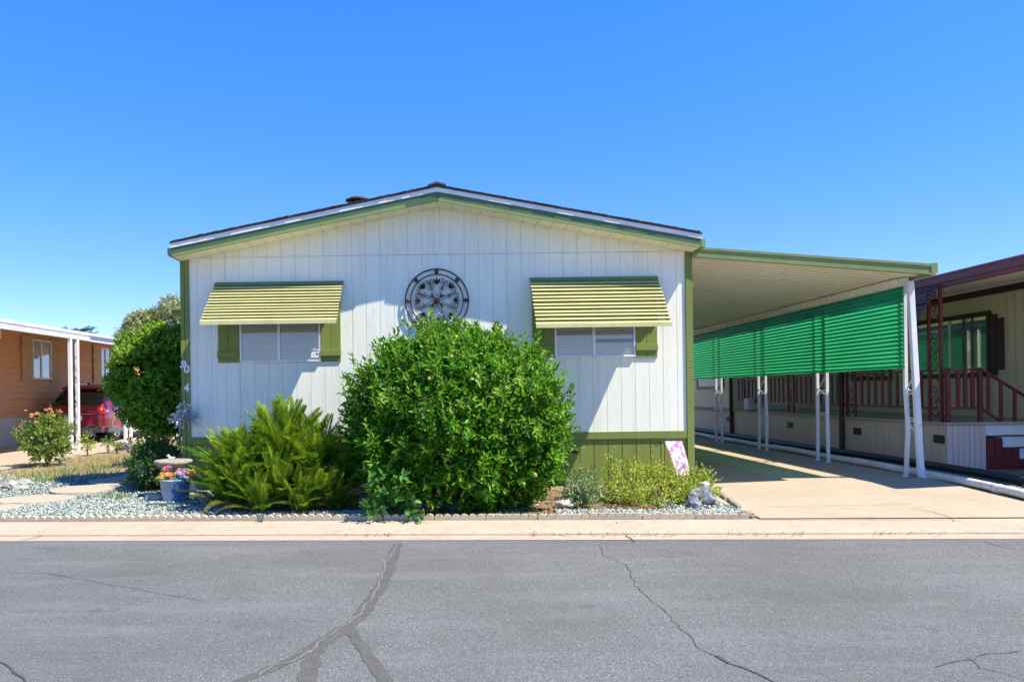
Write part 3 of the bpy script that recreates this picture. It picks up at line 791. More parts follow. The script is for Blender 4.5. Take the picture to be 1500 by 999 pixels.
for k, (y, sep, bend) in enumerate(posts):
    zt_ = zbm - .1; z0_ = gz(y) - .02
    first = k == 0
    root = None
    for s in (-1, 1):
        if first and s < 0: continue
        yy = y + s*sep/2
        b = leg([(PX+.005, yy, zt_), (PX+.005, yy, 1.45), (PX+.005, yy-(.05 if bend else 0)*1.0, .86), (PX+.005, yy+.02*s, z0_)])
        o = b.build('post', M['white_metal'], car, bevel=.004)
        bp = MB(); bp.box(PX-.04, PX+.05, yy+.02*s-.045, yy+.02*s+.045, z0_, z0_+.026); bp.build('base_plate', M['white_metal'], o)
        root = root or o
    # scrollwork between the two legs
    s_ = MB(); ym = y
    def sx(yy, zz):
        if not first: return PX+.005
        t_ = (y+sep/2-yy)/(y+sep/2-11.28); q_ = clamp01((zz-ddb.z)/(ddt.z-ddb.z)); return lerp(PX+.005, lerp(ddb.x, ddt.x, q_), t_)
    for zz in (1.02, 1.42):
        for sg in (-1, 1):
            s_.tube([(sx(ym + sep*.46*math.cos(t_), zz), ym + sep*.46*math.cos(t_), zz + sg*(.10 - .085*math.sin(t_))) for t_ in [i*PI/10 for i in range(11)]], .010, 6)
    if k % 2 == 0: s_.tube([(sx(y-sep/2+.01, .7), y-sep/2+.01, .70), (PX+.005, y+sep/2-.03, 1.0)], .011, 6)
    s_.tube([(sx(y-sep/2+.02, 1.7), y-sep/2+.02, 1.72), (PX+.005, y+sep/2-.03, 1.46)], .010, 6)
    s_.build('scroll', M['white_metal'], root, smooth=True)
# downspout at the near corner
dt, db = W(1333, 412, 11.28), W(1348.5, 690, 11.28)
b = MB(); b.bar(dt, db, .085, .07, (0, 1, 0)); ds = b.build('downspout', M['white_metal'], car, bevel=.01)
b = MB(); b.tube([db+Vector((0,0,.05)), db+Vector((.01,-.01,-.06)), db+Vector((.05,-.08,-.125)), db+Vector((.06,-.22,-.135))], .058, 12); b.build('elbow', M['white_metal'], ds, smooth=True)
# green corrugated panels
ztop, zbot = zbm - .105, W(1335, 540, 11.38).z
edges = [11.36, 13.75, 16.4, 19.1, 21.8, 24.4]
for ya, yb in zip(edges, edges[1:]):
    f = MB(); nz = 160; per = .062; vs = []
    ny = 7
    for j in range(ny):
        y = lerp(ya, yb+.05, j/(ny-1)); sag = .012*math.sin(j*1.3+ya)
        for i in range(nz+1):
            z = lerp(zbot + random.uniform(-.002, .002), ztop, i/nz)
            vs.append((PX-.055+.013*math.sin(2*PI*z/per) + sag*.4 + (.004 if ya in edges[1::2] else 0), y, z))
    f.add(vs, [(j*(nz+1)+i, (j+1)*(nz+1)+i, (j+1)*(nz+1)+i+1, j*(nz+1)+i+1) for j in range(ny-1) for i in range(nz)])
    f.build('side_panel', M['fibreglass'], car, smooth=True, recalc=False)
rl_ = MB()
for z in (zbot+.03,): rl_.box(PX-.034, PX-.012, 11.37, 24, z-.014, z+.014)
rl_.build('panel_rail', M['white_metal'], car)

# ================================================================== neighbour on the right : cream and maroon home with a porch
NX, NW, DZ = 7.74, 9.80, .93         # porch front line, house wall, deck height
rh = thing('cream_home', 'cream mobile home with maroon trim and a raised side porch', 'house', (9.5, 14, .17))
NY0, NY1 = 12.26, 21.3
gz7 = .16
EX = 7.77
ez0, ez1 = W(1500, 394.5, 10.637).z, W(1500, 377.5, 10.637).z
w = MB()
wz_top = W(1500, 417, NW/840*FPX).z + .05
def vgroove_wall_y(mb, x, y0, y1, z0, z1, pitch=.2, g=.010, dep=.008, sgn=1):
    n = int((y1-y0)/pitch)
    for i in range(n+1):
        a = y0+i*pitch; b_ = min(y1, a+pitch)
        if b_ - a < .02: continue
        mb.quad((x, a+g, z0), (x, b_, z0), (x, b_, z1), (x, a+g, z1))
        mb.quad((x+dep*sgn, a, z0), (x+dep*sgn, a+g, z0), (x+dep*sgn, a+g, z1), (x+dep*sgn, a, z1))
vgroove_wall_y(w, NW, 9.4, NY1, DZ-.3, wz_top)
w.box(NW+.009, NW+5.5, 9.4, 26, 0, wz_top)
# the wider rear block of the house, flush with the porch front
vgroove_wall_y(w, NX, NY1+.25, 27, .88, wz_top)
w.box(NX+.009, NW+.005, NY1+.25, 27, 0, wz_top)
w.build('wall', M['cream_siding'], rh, recalc=False)
b = MB(); b.box(NW-.03, NW-.001, 9.4, NY1+.2, W(1500, 423.5, NW/840*FPX).z, W(1500, 413.5, NW/840*FPX).z); b.build('wall_trim', M['dark_trim'], rh)
b = MB(); b.box(NX-.025, NX-.001, NY1+.3, 27, .86, .96); b.build('belt_trim', M['dark_trim'], rh)
s = MB()
vgroove_wall_y(s, NX-.002, NY1+.25, 27, gz7-.05, .86)
vgroove_wall_y(s, NX, NY0, NY1, gz7-.08, DZ-.045)
s.box(NX+.009, NX+.06, NY0+.02, 27, 0, DZ-.05)
xs0, xs1 = NX, W(1444, 650, NY0).x
n = 7
for i in range(n):
    a = lerp(xs0, xs1, i/n); c = lerp(xs0, xs1, (i+1)/n)
    s.quad((a+(.008 if i else 0), NY0, gz7-.08), (c, NY0, gz7-.08), (c, NY0, DZ-.045), (a+(.008 if i else 0), NY0, DZ-.045))
s.box(xs0+.01, xs1, NY0+.008, NY0+.05, 0, DZ-.05)
s.build('skirting', M['pink_skirt'], rh, recalc=False)
for pyv in (21.9, 17.9, 14.95, 12.45):
    b = MB(); zz = .66
    b.box(NX-.012, NX-.001, pyv-.14, pyv+.14, zz-.065, zz+.065)
    for i in range(4): b.box(NX-.02, NX-.0125, pyv-.12, pyv+.12, zz-.05+i*.028, zz-.036+i*.028)
    b.build('skirting_vent', M['vent_dark'], rh)
d = MB(); d.box(NX-.035, NW-.001, NY0-.035, NY1+.24, DZ-.04, DZ); d.build('deck', M['deck'], rh, bevel=.004)
# roof and eave
r = MB()
r.prism_y([(EX, ez0), (EX+.02, ez0-.02), (EX+.02, ez1-.03), (EX, ez1-.03)], 9.55, 26.5)
r.prism_y([(EX-.03, ez1-.10), (EX-.002, ez1-.10), (EX-.002, ez1+.0), (EX-.03, ez1)], 9.52, 26.5)
r.prism_y([(EX-.05, ez1+.001), (14.5, ez1+.75), (14.5, ez1+.79), (EX-.05, ez1+.035)], 9.5, 26.5)
r.prism_y([(EX+.021, ez0+.03), (15, ez0+.85), (15, ez1+.7), (EX+.021, ez1-.01)], 9.52, 9.55)
r.build('roof', M['maroon_roof'], rh)
c_ = MB(); n = 56
for i in range(n):
    y0_, y1_ = lerp(9.56, 26, i/n), lerp(9.56, 26, (i+1)/n)
    m1 = lerp(y0_, y1_, .8)
    zi, zo = wz_top+.02, ez0+.02
    c_.quad((EX+.021, y0_, zo), (NW, y0_, zi), (NW, m1, zi), (EX+.021, m1, zo))
    c_.quad((EX+.021, m1, zo+.02), (NW, m1, zi+.02), (NW, y1_, zi+.02), (EX+.021, y1_, zo+.02))
c_.build('porch_ceiling', M['ceiling_white'], rh, recalc=False)
# window with maroon surround, stacked shutter boards
def side_window(y0, y1, z0, z1, boards=True, mat='blind_green'):
    f = MB(); fw = .085
    f.box(NW-.05, NW-.001, y0-fw, y1+fw, z1, z1+fw); f.box(NW-.05, NW-.001, y0-fw, y1+fw, z0-fw, z0)
    f.box(NW-.048, NW-.001, y0-fw, y0, z0+.001, z1-.001); f.box(NW-.048, NW-.001, y1, y1+fw, z0+.001, z1-.001)
    w = f.build('window', M['dark_trim'], rh, bevel=.004)
    b = MB(); ym = (y0+y1)/2
    b.box(NW-.03, NW-.002, ym-.02, ym+.02, z0, z1); b.box(NW-.028, NW-.002, y0+.001, y0+.025, z0, z1); b.box(NW-.028, NW-.002, y1-.025, y1-.001, z0, z1)
    b.build('sash', M['alu'], w)
    g = MB(); g.box(NW-.016, NW-.013, y0, y1, z0, z1); g.build('pane', M['window_glass'], w)
    bl = MB(); n = 30
    for i in range(n):
        z = lerp(z0+.3*(z1-z0)*0, z1, i/n); bl.quad((NW-.009, y0, z), (NW-.009, y1, z), (NW-.003, y1, z+.03), (NW-.003, y0, z+.03))
    bl.box(NW-.0025, NW-.0021, y0, y1, z0, z1)
    bl.build('blind', M[mat], w, recalc=False)
    if boards:
        for k, (dy, sh_) in enumerate(((.0, .05), (.17, .13))):
            b = MB(); yy = y0-fw-.012-dy
            b.box(NW-.04, NW-.002, yy-.15, yy, z0+.02+sh_*1.2-.14, z1+.06-sh_)
            b.build('shutter', M['dark_trim'], rh, bevel=.004)
u = NW*FPX
yA, yB = u/(1449-660), u/(1360-660)
zt_ = CAMH + (W(1449, 462.5, yA).z - CAMH); zb_ = W(1449, 545, yA).z
side_window(yA, yB+.35, zb_, zt_)
side_window(17.5, 19.0, zb_, zt_, False)
# small rear window of the flush block
f = MB(); f.box(NX-.03, NX-.001, 22.2, 24.6, 1.50, 1.58); f.box(NX-.03, NX-.001, 22.2, 22.28, 1.581, 2.3); f.box(NX-.03, NX-.001, 24.5, 24.6, 1.581, 2.3); w_ = f.build('window', M['dark_trim'], rh)
g = MB(); g.box(NX-.012, NX-.002, 22.281, 24.499, 1.581, 2.3); g.build('blind', M['blind'], w_)
# railing along the porch
RT, RB = W(1400, 540, NY0).z, W(1400, 598, NY0).z
rail = MB(); rail.box(NX-.005, NX+.055, NY0+.3, NY1, RT-.03, RT); rail.box(NX, NX+.05, NY0+.3, NY1, RB-.02, RB+.015)
rail.box(NX+.05, xs1-.03, NY0+.03, NY0+.09, RT-.03, RT); rail.box(NX+.05, xs1-.03, NY0+.04, NY0+.08, RB-.02, RB+.015)
rail_o = rail.build('railing', M['maroon'], rh, bevel=.004)
def baluster(x, y, along_y=True):
    b = MB(); b.box(x-.018 if along_y else x-.026, x+.018 if along_y else x+.026, y-.026 if along_y else y-.018, y+.026 if along_y else y+.018, RB+.0155, RT-.0305)
    return b.build('baluster', M['maroon'], rail_o, bevel=.003)
PYS = [12.56, 15.2, 17.9, 20.6]
y = NY0+.45
while y < NY1:
    if all(abs(y-p) > .2 for p in PYS): baluster(NX+.025, y)
    y += .235
for i in range(1, 4): baluster(lerp(NX+.1, xs1-.05, i/4+.02), NY0+.06, False)
for x, yy in ((NX+.06, NY0+.06), (xs1-.04, NY0+.06)):
    b = MB(); b.box(x-.03, x+.03, yy-.03, yy+.03, DZ+.001, RT+.012); b.build('newel', M['maroon'], rail_o, bevel=.003)
# wrought iron double posts
for py_ in PYS:
    b = MB()
    for s_ in (-1, 1): b.box(NX-.005, NX+.04, py_+s_*.15-.022, py_+s_*.15+.022, DZ+.001, ez0+.02)
    po = b.build('porch_post', M['maroon'], rh, bevel=.003)
    sc_ = MB()
    for zz in (DZ+.18, DZ+.42, DZ+.95, DZ+1.2, ez0-.2, ez0-.42):
        for sg in (-1, 1):
            sc_.tube([(NX+.018, py_+.02*sg+(.11-.003*k)*.9*math.cos(k*.33)*(1-k/34), zz+sg*.07+(.085-.002*k)*math.sin(k*.33)*(1-k/34)) for k in range(26)], .008, 5)
    sc_.tube([(NX+.018, py_-.13, DZ+.62), (NX+.018, py_+.13, DZ+.85)], .008, 5)
    sc_.build('scroll', M['maroon'], po, smooth=True)
# steps at the front end of the porch, going down to the right
for k in range(3):
    xa, xb = xs1 + .26*k, xs1 + .26*(k+1)
    ztop = DZ - .045 - .185*(k)
    b = MB(); b.box(xa+.004, xb+2.0 if k == 0 else xb+1.0, NY0+.02, NY0+1.2, max(ztop-.17, .1), ztop); b.build('step', M['white_trim'], rh, bevel=.004)
    b = MB()
    for i in range(2): b.box(xa+.006+i*.13, xa+.006+(i+1)*.13-.006, NY0-.008, NY0+.018, gz7-.06, ztop-.175 if k else ztop-.21)
    b.build('stringer', M['maroon'], rh, bevel=.003)
    b = MB(); b.box(xa+.002, xb+.7, NY0-.012, NY0+1.2, ztop+.001, ztop+.022); b.build('tread', M['maroon'], rh, bevel=.003)
A, B = Vector((xs1-.04, NY0+.05, RT)), W(1520, 592, NY0+.05)
C, D = Vector((xs1-.04, NY0+.05, RB)), W(1520, 652, NY0+.05)
b = MB(); b.bar(A, B, .06, .03); b.bar(C, D, .05, .03); sr_ = b.build('stair_rail', M['maroon'], rh, bevel=.003)
for t_ in (.14, .36, .60, .84):
    b = MB(); p, q = C.lerp(D, t_), A.lerp(B, t_); b.bar(p, q, .042, .036, (0, 1, 0)); b.build('baluster', M['maroon'], sr_, bevel=.003)
# brown downspouts ending in the dark drain hose
for yy in (u*0 + 7.7/(1233-660)*FPX, 7.7/(1071-660)*FPX):
    b = MB(); b.tube([(NX-.05, yy, ez0+.05), (NX-.05, yy, .42), (NX-.055, yy-.01, .30), (NX-.10, yy-.12, .23)], .05, 10); b.build('downspout', M['brown_pipe'], rh, smooth=True)
# slatted maroon awning hung from the eave
aw = MB(); n = 11
for i in range(n):
    x = EX-.02 - .040*i; z = ez0+.03 - .072*i
    aw.prism_y([(x, z), (x-.05, z-.045), (x-.052, z-.056), (x+.0, z-.01)], 12.44, 14.95)
aw.build('eave_awning', M['maroon_slat'], rh)
# cream electric box on the skirting
b = MB(); p = W(1083, 598, 20.2); b.box(NX-.16, NX-.004, 20.0, 20.3, .96, 1.25); b.build('meter_box', M['grey_pole'], rh, bevel=.01)

# ---- pipes lying on the strip between the two homes
sg_ = sheet('side_strip', [6.79, 6.86, 7.0, 7.3, 7.52, 8.2, 12], [ylin(8.79), 9.4, 10, 11, 13, 17, 26], lambda x, y: ground_z(x, y)+.02, M['side_gravel'], 'structure')
b = MB()
pts = [(6.83+.03*math.sin(y*.9), y, ground_z(6.83, y)+.07+.008*math.sin(y*2.1)) for y in [8.85+i*.6 for i in range(28)]]
b.tube(pts, .054, 14)
for y in (9.85, 13.2, 16.6): b.tube([(6.83+.03*math.sin(y*.9), y-.06, ground_z(6.83, y)+.07), (6.83+.03*math.sin(y*.9), y+.06, ground_z(6.83, y)+.07)], .062, 14)
tag(b.build('drain_pipe', M['pipe_white'], origin=(6.83, 9, .2), smooth=True), 'long white plastic drain pipe lying along the carport posts', 'pipe')
b = MB()
pts = [(7.54+.035*math.sin(y*.55+1), y, ground_z(7.36, y)+.085) for y in [8.85+i*.6 for i in range(28)]]
b.tube(pts, .056, 12)
tag(b.build('drain_hose', M['pipe_dark'], origin=(7.36, 9, .2), smooth=True), 'long dark drain hose lying along the cream home skirting', 'hose')

# ================================================================== neighbour on the left : salmon home with carport roof
LX = -12.5; LE = -9.45
lh = thing('salmon_home', 'salmon lap-sided mobile home with white carport roof and tan shutters', 'house', (LX, 22, .15))
WT = 3.45
w = MB()
n = 14; z0 = .95
for i in range(n):
    za, zb = lerp(z0, WT, i/n), lerp(z0, WT, (i+1)/n)
    w.add([(LX+.022, 14, za), (LX+.022, 40, za), (LX, 40, zb), (LX, 14, zb), (LX, 14, za), (LX, 40, za)], [(0,1,2,3), (0,4,5,1)])
w.box(LX-6, LX-.005, 14, 40, 0, WT)
w.build('wall', M['salmon_siding'], lh, recalc=False)
b = MB()
for i in range(11): b.box(LX-.02, LX+.012, 14+i*2.4, 14+i*2.4+2.385, .05, .945)
b.box(LX-.03, LX+.004, 14, 40, .05, .95)
b.build('skirting', M['grey_skirt'], lh)
def lw(p0, p1, yo=0, curtain=True):
    y0, y1 = LX*FPX/(p0-660), LX*FPX/(p1-660)
    zt, zb = 3.22, 2.12
    f = MB(); X = LX+.022
    f.box(X+.001, X+.05, y0-.05, y0, zb, zt); f.box(X+.001, X+.05, y1, y1+.05, zb, zt); f.box(X+.001, X+.052, y0-.05, y1+.05, zt, zt+.05); f.box(X+.001, X+.052, y0-.05, y1+.05, zb-.05, zb)
    ym = lerp(y0, y1, .46); f.box(X+.001, X+.045, ym-.025, ym+.025, zb, zt)
    w = f.build('window', M['white_trim'], lh)
    g = MB(); g.box(X+.022, X+.026, y0, y1, zb, zt); g.build('pane', M['window_glass'], w)
    g = MB(); g.box(X+.003, X+.006, y0, y1, zb, zt); g.build('backing', M['room_dark'], w)
    g = MB()
    k = 9
    for i in range(k):
        a, c = lerp(ym, y1, i/k), lerp(ym, y1, (i+1)/k)
        g.quad((X+.010+(i % 2)*.01, a, zb), (X+.010+((i+1) % 2)*.01, c, zb), (X+.010+((i+1) % 2)*.01, c, zt), (X+.010+(i % 2)*.01, a, zt))
    g.build('curtain', M['curtain'], w, recalc=False)
    for a, c in ((y0-.62, y0-.06), (y1+.06, y1+.62)):
        s = MB(); s.box(X+.001, X+.04, a, (a+c)/2-.006, zb-.12, zt+.12); s.box(X+.001, X+.04, (a+c)/2+.006, c, zb-.12, zt+.12); sh = s.build('shutter', M['tan_shutter'], lh)
        s = MB()
        for zz in (zt-.12, (zt+zb)/2+.1, zb+.12): s.box(X+.041, X+.062, a, c, zz-.05, zz+.05)
        s.build('crossbar', M['tan_shutter'], sh)
lw(47, 72); lw(147, 160)
# carport roof with deep white fascia and gutter
z1 = CAMH + .172*9.45; 
r = MB()
y0, y1 = 12.6, 29.5
r.prism_y([(LE, z1-.16), (LE+.03, z1-.16), (LE+.03, z1+.03), (LE, z1+.03)], y0, y1)
r.prism_y([(LE+.031, z1-.02), (LE+.09, z1-.02), (LE+.10, z1+.05), (LE+.031, z1+.05)], y0, y1)
fo = r.build('fascia', M['white_metal'], lh)
r = MB(); r.prism_y([(LE+.0305, z1-.165), (LE+.10, z1-.165), (LE+.115, z1-.06), (LE+.0305, z1-.06)], y0, 20.4); r.build('gutter', M['white_metal'], lh)
r = MB(); r.prism_y([(LE-.001, z1-.06), (LX-.2, WT+.12), (LX-.2, WT+.18), (LE-.001, z1+.029)], y0, y1)
r.prism_y([(LX-.2, WT+.13), (LX-3, WT+.55), (LX-6, WT+.1), (LX-6, WT+.0), (LX-3, WT+.35)], y0+.8, 40); r.build('roof', M['white_metal'], lh)
v = MB(); p = W(22, 477, 18.4); v.lathe([(.06, -.3), (.06, .06), (.09, .07), (.09, .13), (.05, .15)], (p.x-.4, 18.4*1.0, p.z), 14); v.build('roof_vent', M['white_trim'], lh)
for pxl in (105, 184):
    py_ = LE*FPX/(pxl-660)
    b = MB(); gz_ = ground_z(LE, py_)
    for s_ in (-1, 1): b.box(LE+.02, LE+.10, py_+s_*.18-.045, py_+s_*.18+.045, gz_, z1-.16)
    po = b.build('carport_post', M['white_metal'], lh, bevel=.006)
    sc_ = MB()
    for i in range(7):
        zz = gz_+.3+i*.3
        sc_.tube([(LE+.06, py_+(.11-.003*k)*math.cos(k*.33)*(1-k/34)*(1 if i % 2 else -1), zz+(.12-.003*k)*math.sin(k*.33)*(1-k/34)) for k in range(26)], .011, 5)
        sc_.tube([(LE+.06, py_-.13, zz), (LE+.06, py_+.13, zz+.28)], .008, 4)
    sc_.build('scroll', M['iron'], po, smooth=True)

# ================================================================== red car parked under the salmon home's roof
CXc, CYr = -11.15, 23.2
suv = thing('parked_car', 'dark red sport utility car parked with its back to the street', 'car', (CXc, CYr, .165))
gz_ = .165
def section(y, w, zb, zsh, wr, zt):
    """closed half ring mirrored: bottom, sill, flank, shoulder, roof"""
    h = [(0, zb), (w*.86, zb), (w*.97, zb+.08), (w, zb+.24), (w*1.0, lerp(zb, zsh, .72)), (w*.975, zsh), (lerp(w*.95, wr, .5), lerp(zsh, zt, .55)), (wr, lerp(zsh, zt, .93)), (wr*.80, zt), (0, zt+.012)]
    ring_ = h + [(-x, z) for x, z in h[-2:0:-1]]
    return [(CXc + x, CYr + y, gz_ + z) for x, z in ring_]
st = [(-.02, .70, .42, .80, .55, .86), (.0, .80, .36, .84, .66, .93), (.05, .865, .32, .90, .74, 1.00), (.14, .90, .28, .97, .78, 1.07), (.40, .915, .26, .99, .72, 1.37), (.72, .92, .26, 1.0, .665, 1.62), (.95, .92, .26, 1.0, .65, 1.68),
      (1.8, .92, .26, 1.0, .65, 1.71), (2.6, .92, .26, 1.0, .64, 1.67), (3.1, .92, .26, 1.0, .66, 1.38), (3.55, .92, .26, .99, .74, 1.06), (4.2, .90, .28, .93, .70, .97), (4.55, .84, .32, .80, .6, .83), (4.65, .72, .40, .66, .5, .68)]
m = MB(); R_ = [section(*s) for s in st]; k = len(R_[0])
m.add([p for r in R_ for p in r], [(i*k+j, i*k+(j+1) % k, (i+1)*k+(j+1) % k, (i+1)*k+j) for i in range(len(R_)-1) for j in range(k)] + [tuple(range(k)), tuple((len(R_)-1)*k+j for j in range(k))[::-1]])
body = m.build('body', M['car_red'], suv, smooth=True)
ss = body.modifiers.new('sub', 'SUBSURF'); ss.levels = 2; ss.render_levels = 2
P3 = lambda x, y, z: (CXc+x, CYr+y, gz_+z)
def panel(pts, mat, name, parent=suv, th=.012, nrm=(0, -1, 0), smooth=False):
    n = Vector(nrm).normalized(); a = [Vector(P3(*p)) for p in pts]; k = len(a)
    m = MB(); m.add([tuple(p+n*th) for p in a] + [tuple(p-n*.03) for p in a], [tuple(range(k)), tuple(range(2*k-1, k-1, -1))] + [(i, k+i, k+(i+1) % k, (i+1) % k) for i in range(k)])
    return m.build(name, mat, parent)
# windows lie on the finished body surface: take its faces, lift them a few millimetres
for pl in body.data.polygons: pl.material_index = 0
for mm in ('car_glass', 'black', 'rubber'): body.data.materials.append(M[mm])
nr = len(R_)
for i in range(nr-1):
    for j in range(k):
        mi = 1 if (i in (3, 4) and j in (7, 8, 9, 10)) else 2 if (i in (5, 6, 7, 8) and j in (5, 6)) else 3 if (i in (5, 6, 7, 8) and j in (11, 12)) else 0
        body.data.polygons[i*k+j].material_index = mi
bpy.context.view_layer.update()
ev = body.evaluated_get(bpy.context.evaluated_depsgraph_get()).to_mesh()
for mi, nm in ((1, 'rear_window'), (2, 'side_window'), (3, 'side_window')):
    mp_, vs, fs = {}, [], []
    for pl in ev.polygons:
        if pl.material_index != mi: continue
        f = []
        for vi in pl.vertices:
            if vi not in mp_: mp_[vi] = len(vs); vs.append(tuple(ev.vertices[vi].co + ev.vertices[vi].normal*.008 + Vector((CXc, CYr, gz_))))
            f.append(mp_[vi])
        fs.append(tuple(f))
    g = MB(); g.add(vs, fs); g.build(nm, M['car_glass'], suv, smooth=True, recalc=False)
body.evaluated_get(bpy.context.evaluated_depsgraph_get()).to_mesh_clear()
for pl in body.data.polygons: pl.material_index = 0
while len(body.data.materials) > 1: body.data.materials.pop(index=len(body.data.materials)-1)
panel([(-.60, .58, 1.60), (.60, .58, 1.60), (.58, .85, 1.70), (-.58, .85, 1.70)], M['car_red'], 'spoiler', th=.03, nrm=(0, -.4, .8))
for s in (-1, 1):
    tl_ = [(s*.885, .10, .98), (s*.90, .30, 1.0), (s*.90, .30, .90), (s*.885, .06, .84), (s*.62, -.01, .86), (s*.40, -.02, .90), (s*.40, -.015, .935), (s*.66, .03, .955)]
    panel(tl_ if s > 0 else tl_[::-1], M['tail_red'], 'taillight', th=.035, nrm=(s*.25, -1, .1))
    panel([(s*.905, .12, .95), (s*.915, .27, .965), (s*.915, .27, .90), (s*.905, .10, .89)], M['chrome'], 'reflector', th=.02, nrm=(s, -.2, 0)) if s > 0 else None
panel([(-.62, -.02, .838), (.62, -.02, .838), (.62, -.02, .862), (-.62, -.02, .862)], M['chrome'], 'chrome_strip', th=.035)
panel([(-.26, -.02, .66), (.26, -.02, .66), (.26, -.02, .80), (-.26, -.02, .80)], M['white_trim'], 'number_plate', th=.022)
panel([(-.85, .05, .30), (.85, .05, .30), (.87, .04, .46), (-.87, .04, .46)], M['grey_plastic'], 'bumper_lower', th=.07)
for s in (-1, 1):
    q = [(s*(.56+.17*math.cos(a)), -.01, .47+.055*math.sin(a)) for a in [i*PI/8 for i in range(16)]]
    panel(q, M['chrome'], 'exhaust_trim', th=.045)
    q = [(s*(.56+.13*math.cos(a)), -.055, .47+.035*math.sin(a)) for a in [i*PI/8 for i in range(16)]]
    panel(q, M['black'], 'exhaust', th=.006)
# side windows and sill
for s in (-1, 1):
    panel([(s*.90, .2, .28), (s*.92, 4.3, .28), (s*.92, 4.3, .42), (s*.90, .2, .42)], M['grey_plastic'], 'sill', th=.02, nrm=(s, 0, 0))
    b = MB(); b.tube([P3(s*.66, .95, 1.70), P3(s*.67, 1.1, 1.76), P3(s*.67, 2.5, 1.75), P3(s*.66, 2.65, 1.69)], .018, 6); b.build('roof_rail', M['chrome'], suv, smooth=True)
    for yy in (.88, 3.62):
        c = Vector(P3(s*.80, yy, .36))
        t_ = MB(); seg = 28
        prof = [(.22, -.10), (.33, -.105), (.355, -.085), (.362, 0), (.355, .085), (.33, .105), (.22, .10)]
        vs = [(c.x + s*z, c.y + r_*math.cos(2*PI*j/seg), c.z + r_*math.sin(2*PI*j/seg)) for r_, z in prof for j in range(seg)]
        kk = len(prof); t_.add(vs, [(i*seg+j, i*seg+(j+1) % seg, (i+1)*seg+(j+1) % seg, (i+1)*seg+j) for i in range(kk-1) for j in range(seg)])
        wh = t_.build('wheel', M['rubber'], suv, smooth=True)
        r_ = MB()
        for j in range(5):
            a = 2*PI*j/5+.3
            r_.bar((c.x+s*.095, c.y+.05*math.cos(a), c.z+.05*math.sin(a)), (c.x+s*.102, c.y+.225*math.cos(a), c.z+.225*math.sin(a)), .06, .02, (1, 0, 0))
        vs = [(c.x+s*z, c.y+q_*math.cos(2*PI*j/seg), c.z+q_*math.sin(2*PI*j/seg)) for q_, z in ((.205, .06), (.205, .108), (.235, .108), (.235, .06)) for j in range(seg)]
        r_.add(vs, [(i*seg+j, i*seg+(j+1) % seg, (i+1)*seg+(j+1) % seg, (i+1)*seg+j) for i in range(3) for j in range(seg)])
        r_.lathe([(0, 0), (.05, 0), (.05, .01), (0, .01)], c + Vector((s*.1, 0, 0)), 10)
        r_.build('rim', M['rim'], wh)
        d_ = MB(); d_.add([(c.x+s*.05, c.y+.21*math.cos(2*PI*j/seg), c.z+.21*math.sin(2*PI*j/seg)) for j in range(seg)], [tuple(range(seg))]); d_.build('brake_disc', M['black'], wh)
        ar = MB()
        ar.tube([(CXc+s*.915, c.y + .40*math.cos(a), c.z+.40*math.sin(a)) for a in [i*PI/12 for i in range(-1, 14)]], .03, 6); ar.build('wheel_arch', M['grey_plastic'], suv, smooth=True)
b = MB(); b.prism_x([(CYr+.95, gz_+1.70), (CYr+1.2, gz_+1.71), (CYr+1.0, gz_+1.79), (CYr+.96, gz_+1.79)], CXc-.02, CXc+.02); b.build('antenna_fin', M['black'], suv)

# ================================================================== plants
from mathutils import noise as mnoise
def unit(a): return a / np.maximum(np.linalg.norm(a, axis=1, keepdims=True), 1e-9)
def leaf_mesh(name, P, D, N, L, Wd, mats, parent=None, origin=None, fold=.22, droop=.12, midx=None, simple=False, smooth=False):
    P, D, N = np.asarray(P, float), unit(np.asarray(D, float)), np.asarray(N, float)
    n = len(P); L = np.broadcast_to(np.asarray(L, float), (n,))[:, None]; Wd = np.broadcast_to(np.asarray(Wd, float), (n,))[:, None]
    S = unit(np.cross(D, N)); N = unit(np.cross(S, D))
    if simple:
        V = np.stack([P, P + D*L*.45 + S*Wd*.5 + N*Wd*fold, P + D*L - N*L*droop, P + D*L*.45 - S*Wd*.5 + N*Wd*fold], 1).reshape(-1, 3)
        k = 4; F = np.array([[0, 1, 2, 3]])
    else:
        c = P + D*L*.5
        V = np.stack([P, P + D*L*.30 + S*Wd*.46 + N*Wd*fold, P + D*L*.68 + S*Wd*.40 + N*(Wd*fold - L*droop*.4), P + D*L - N*L*droop,
                      P + D*L*.68 - S*Wd*.40 + N*(Wd*fold - L*droop*.4), P + D*L*.30 - S*Wd*.46 + N*Wd*fold], 1).reshape(-1, 3)
        k = 6; F = np.array([[0, 3, 2, 1], [0, 5, 4, 3]])
    loops = (np.arange(n)[:, None, None]*k + F[None]).reshape(-1)
    nf = n*len(F)
    return np_mesh(name, V, loops, np.arange(nf)*4, np.full(nf, 4), mats, parent, origin, smooth, None if midx is None else np.repeat(midx, len(F)))
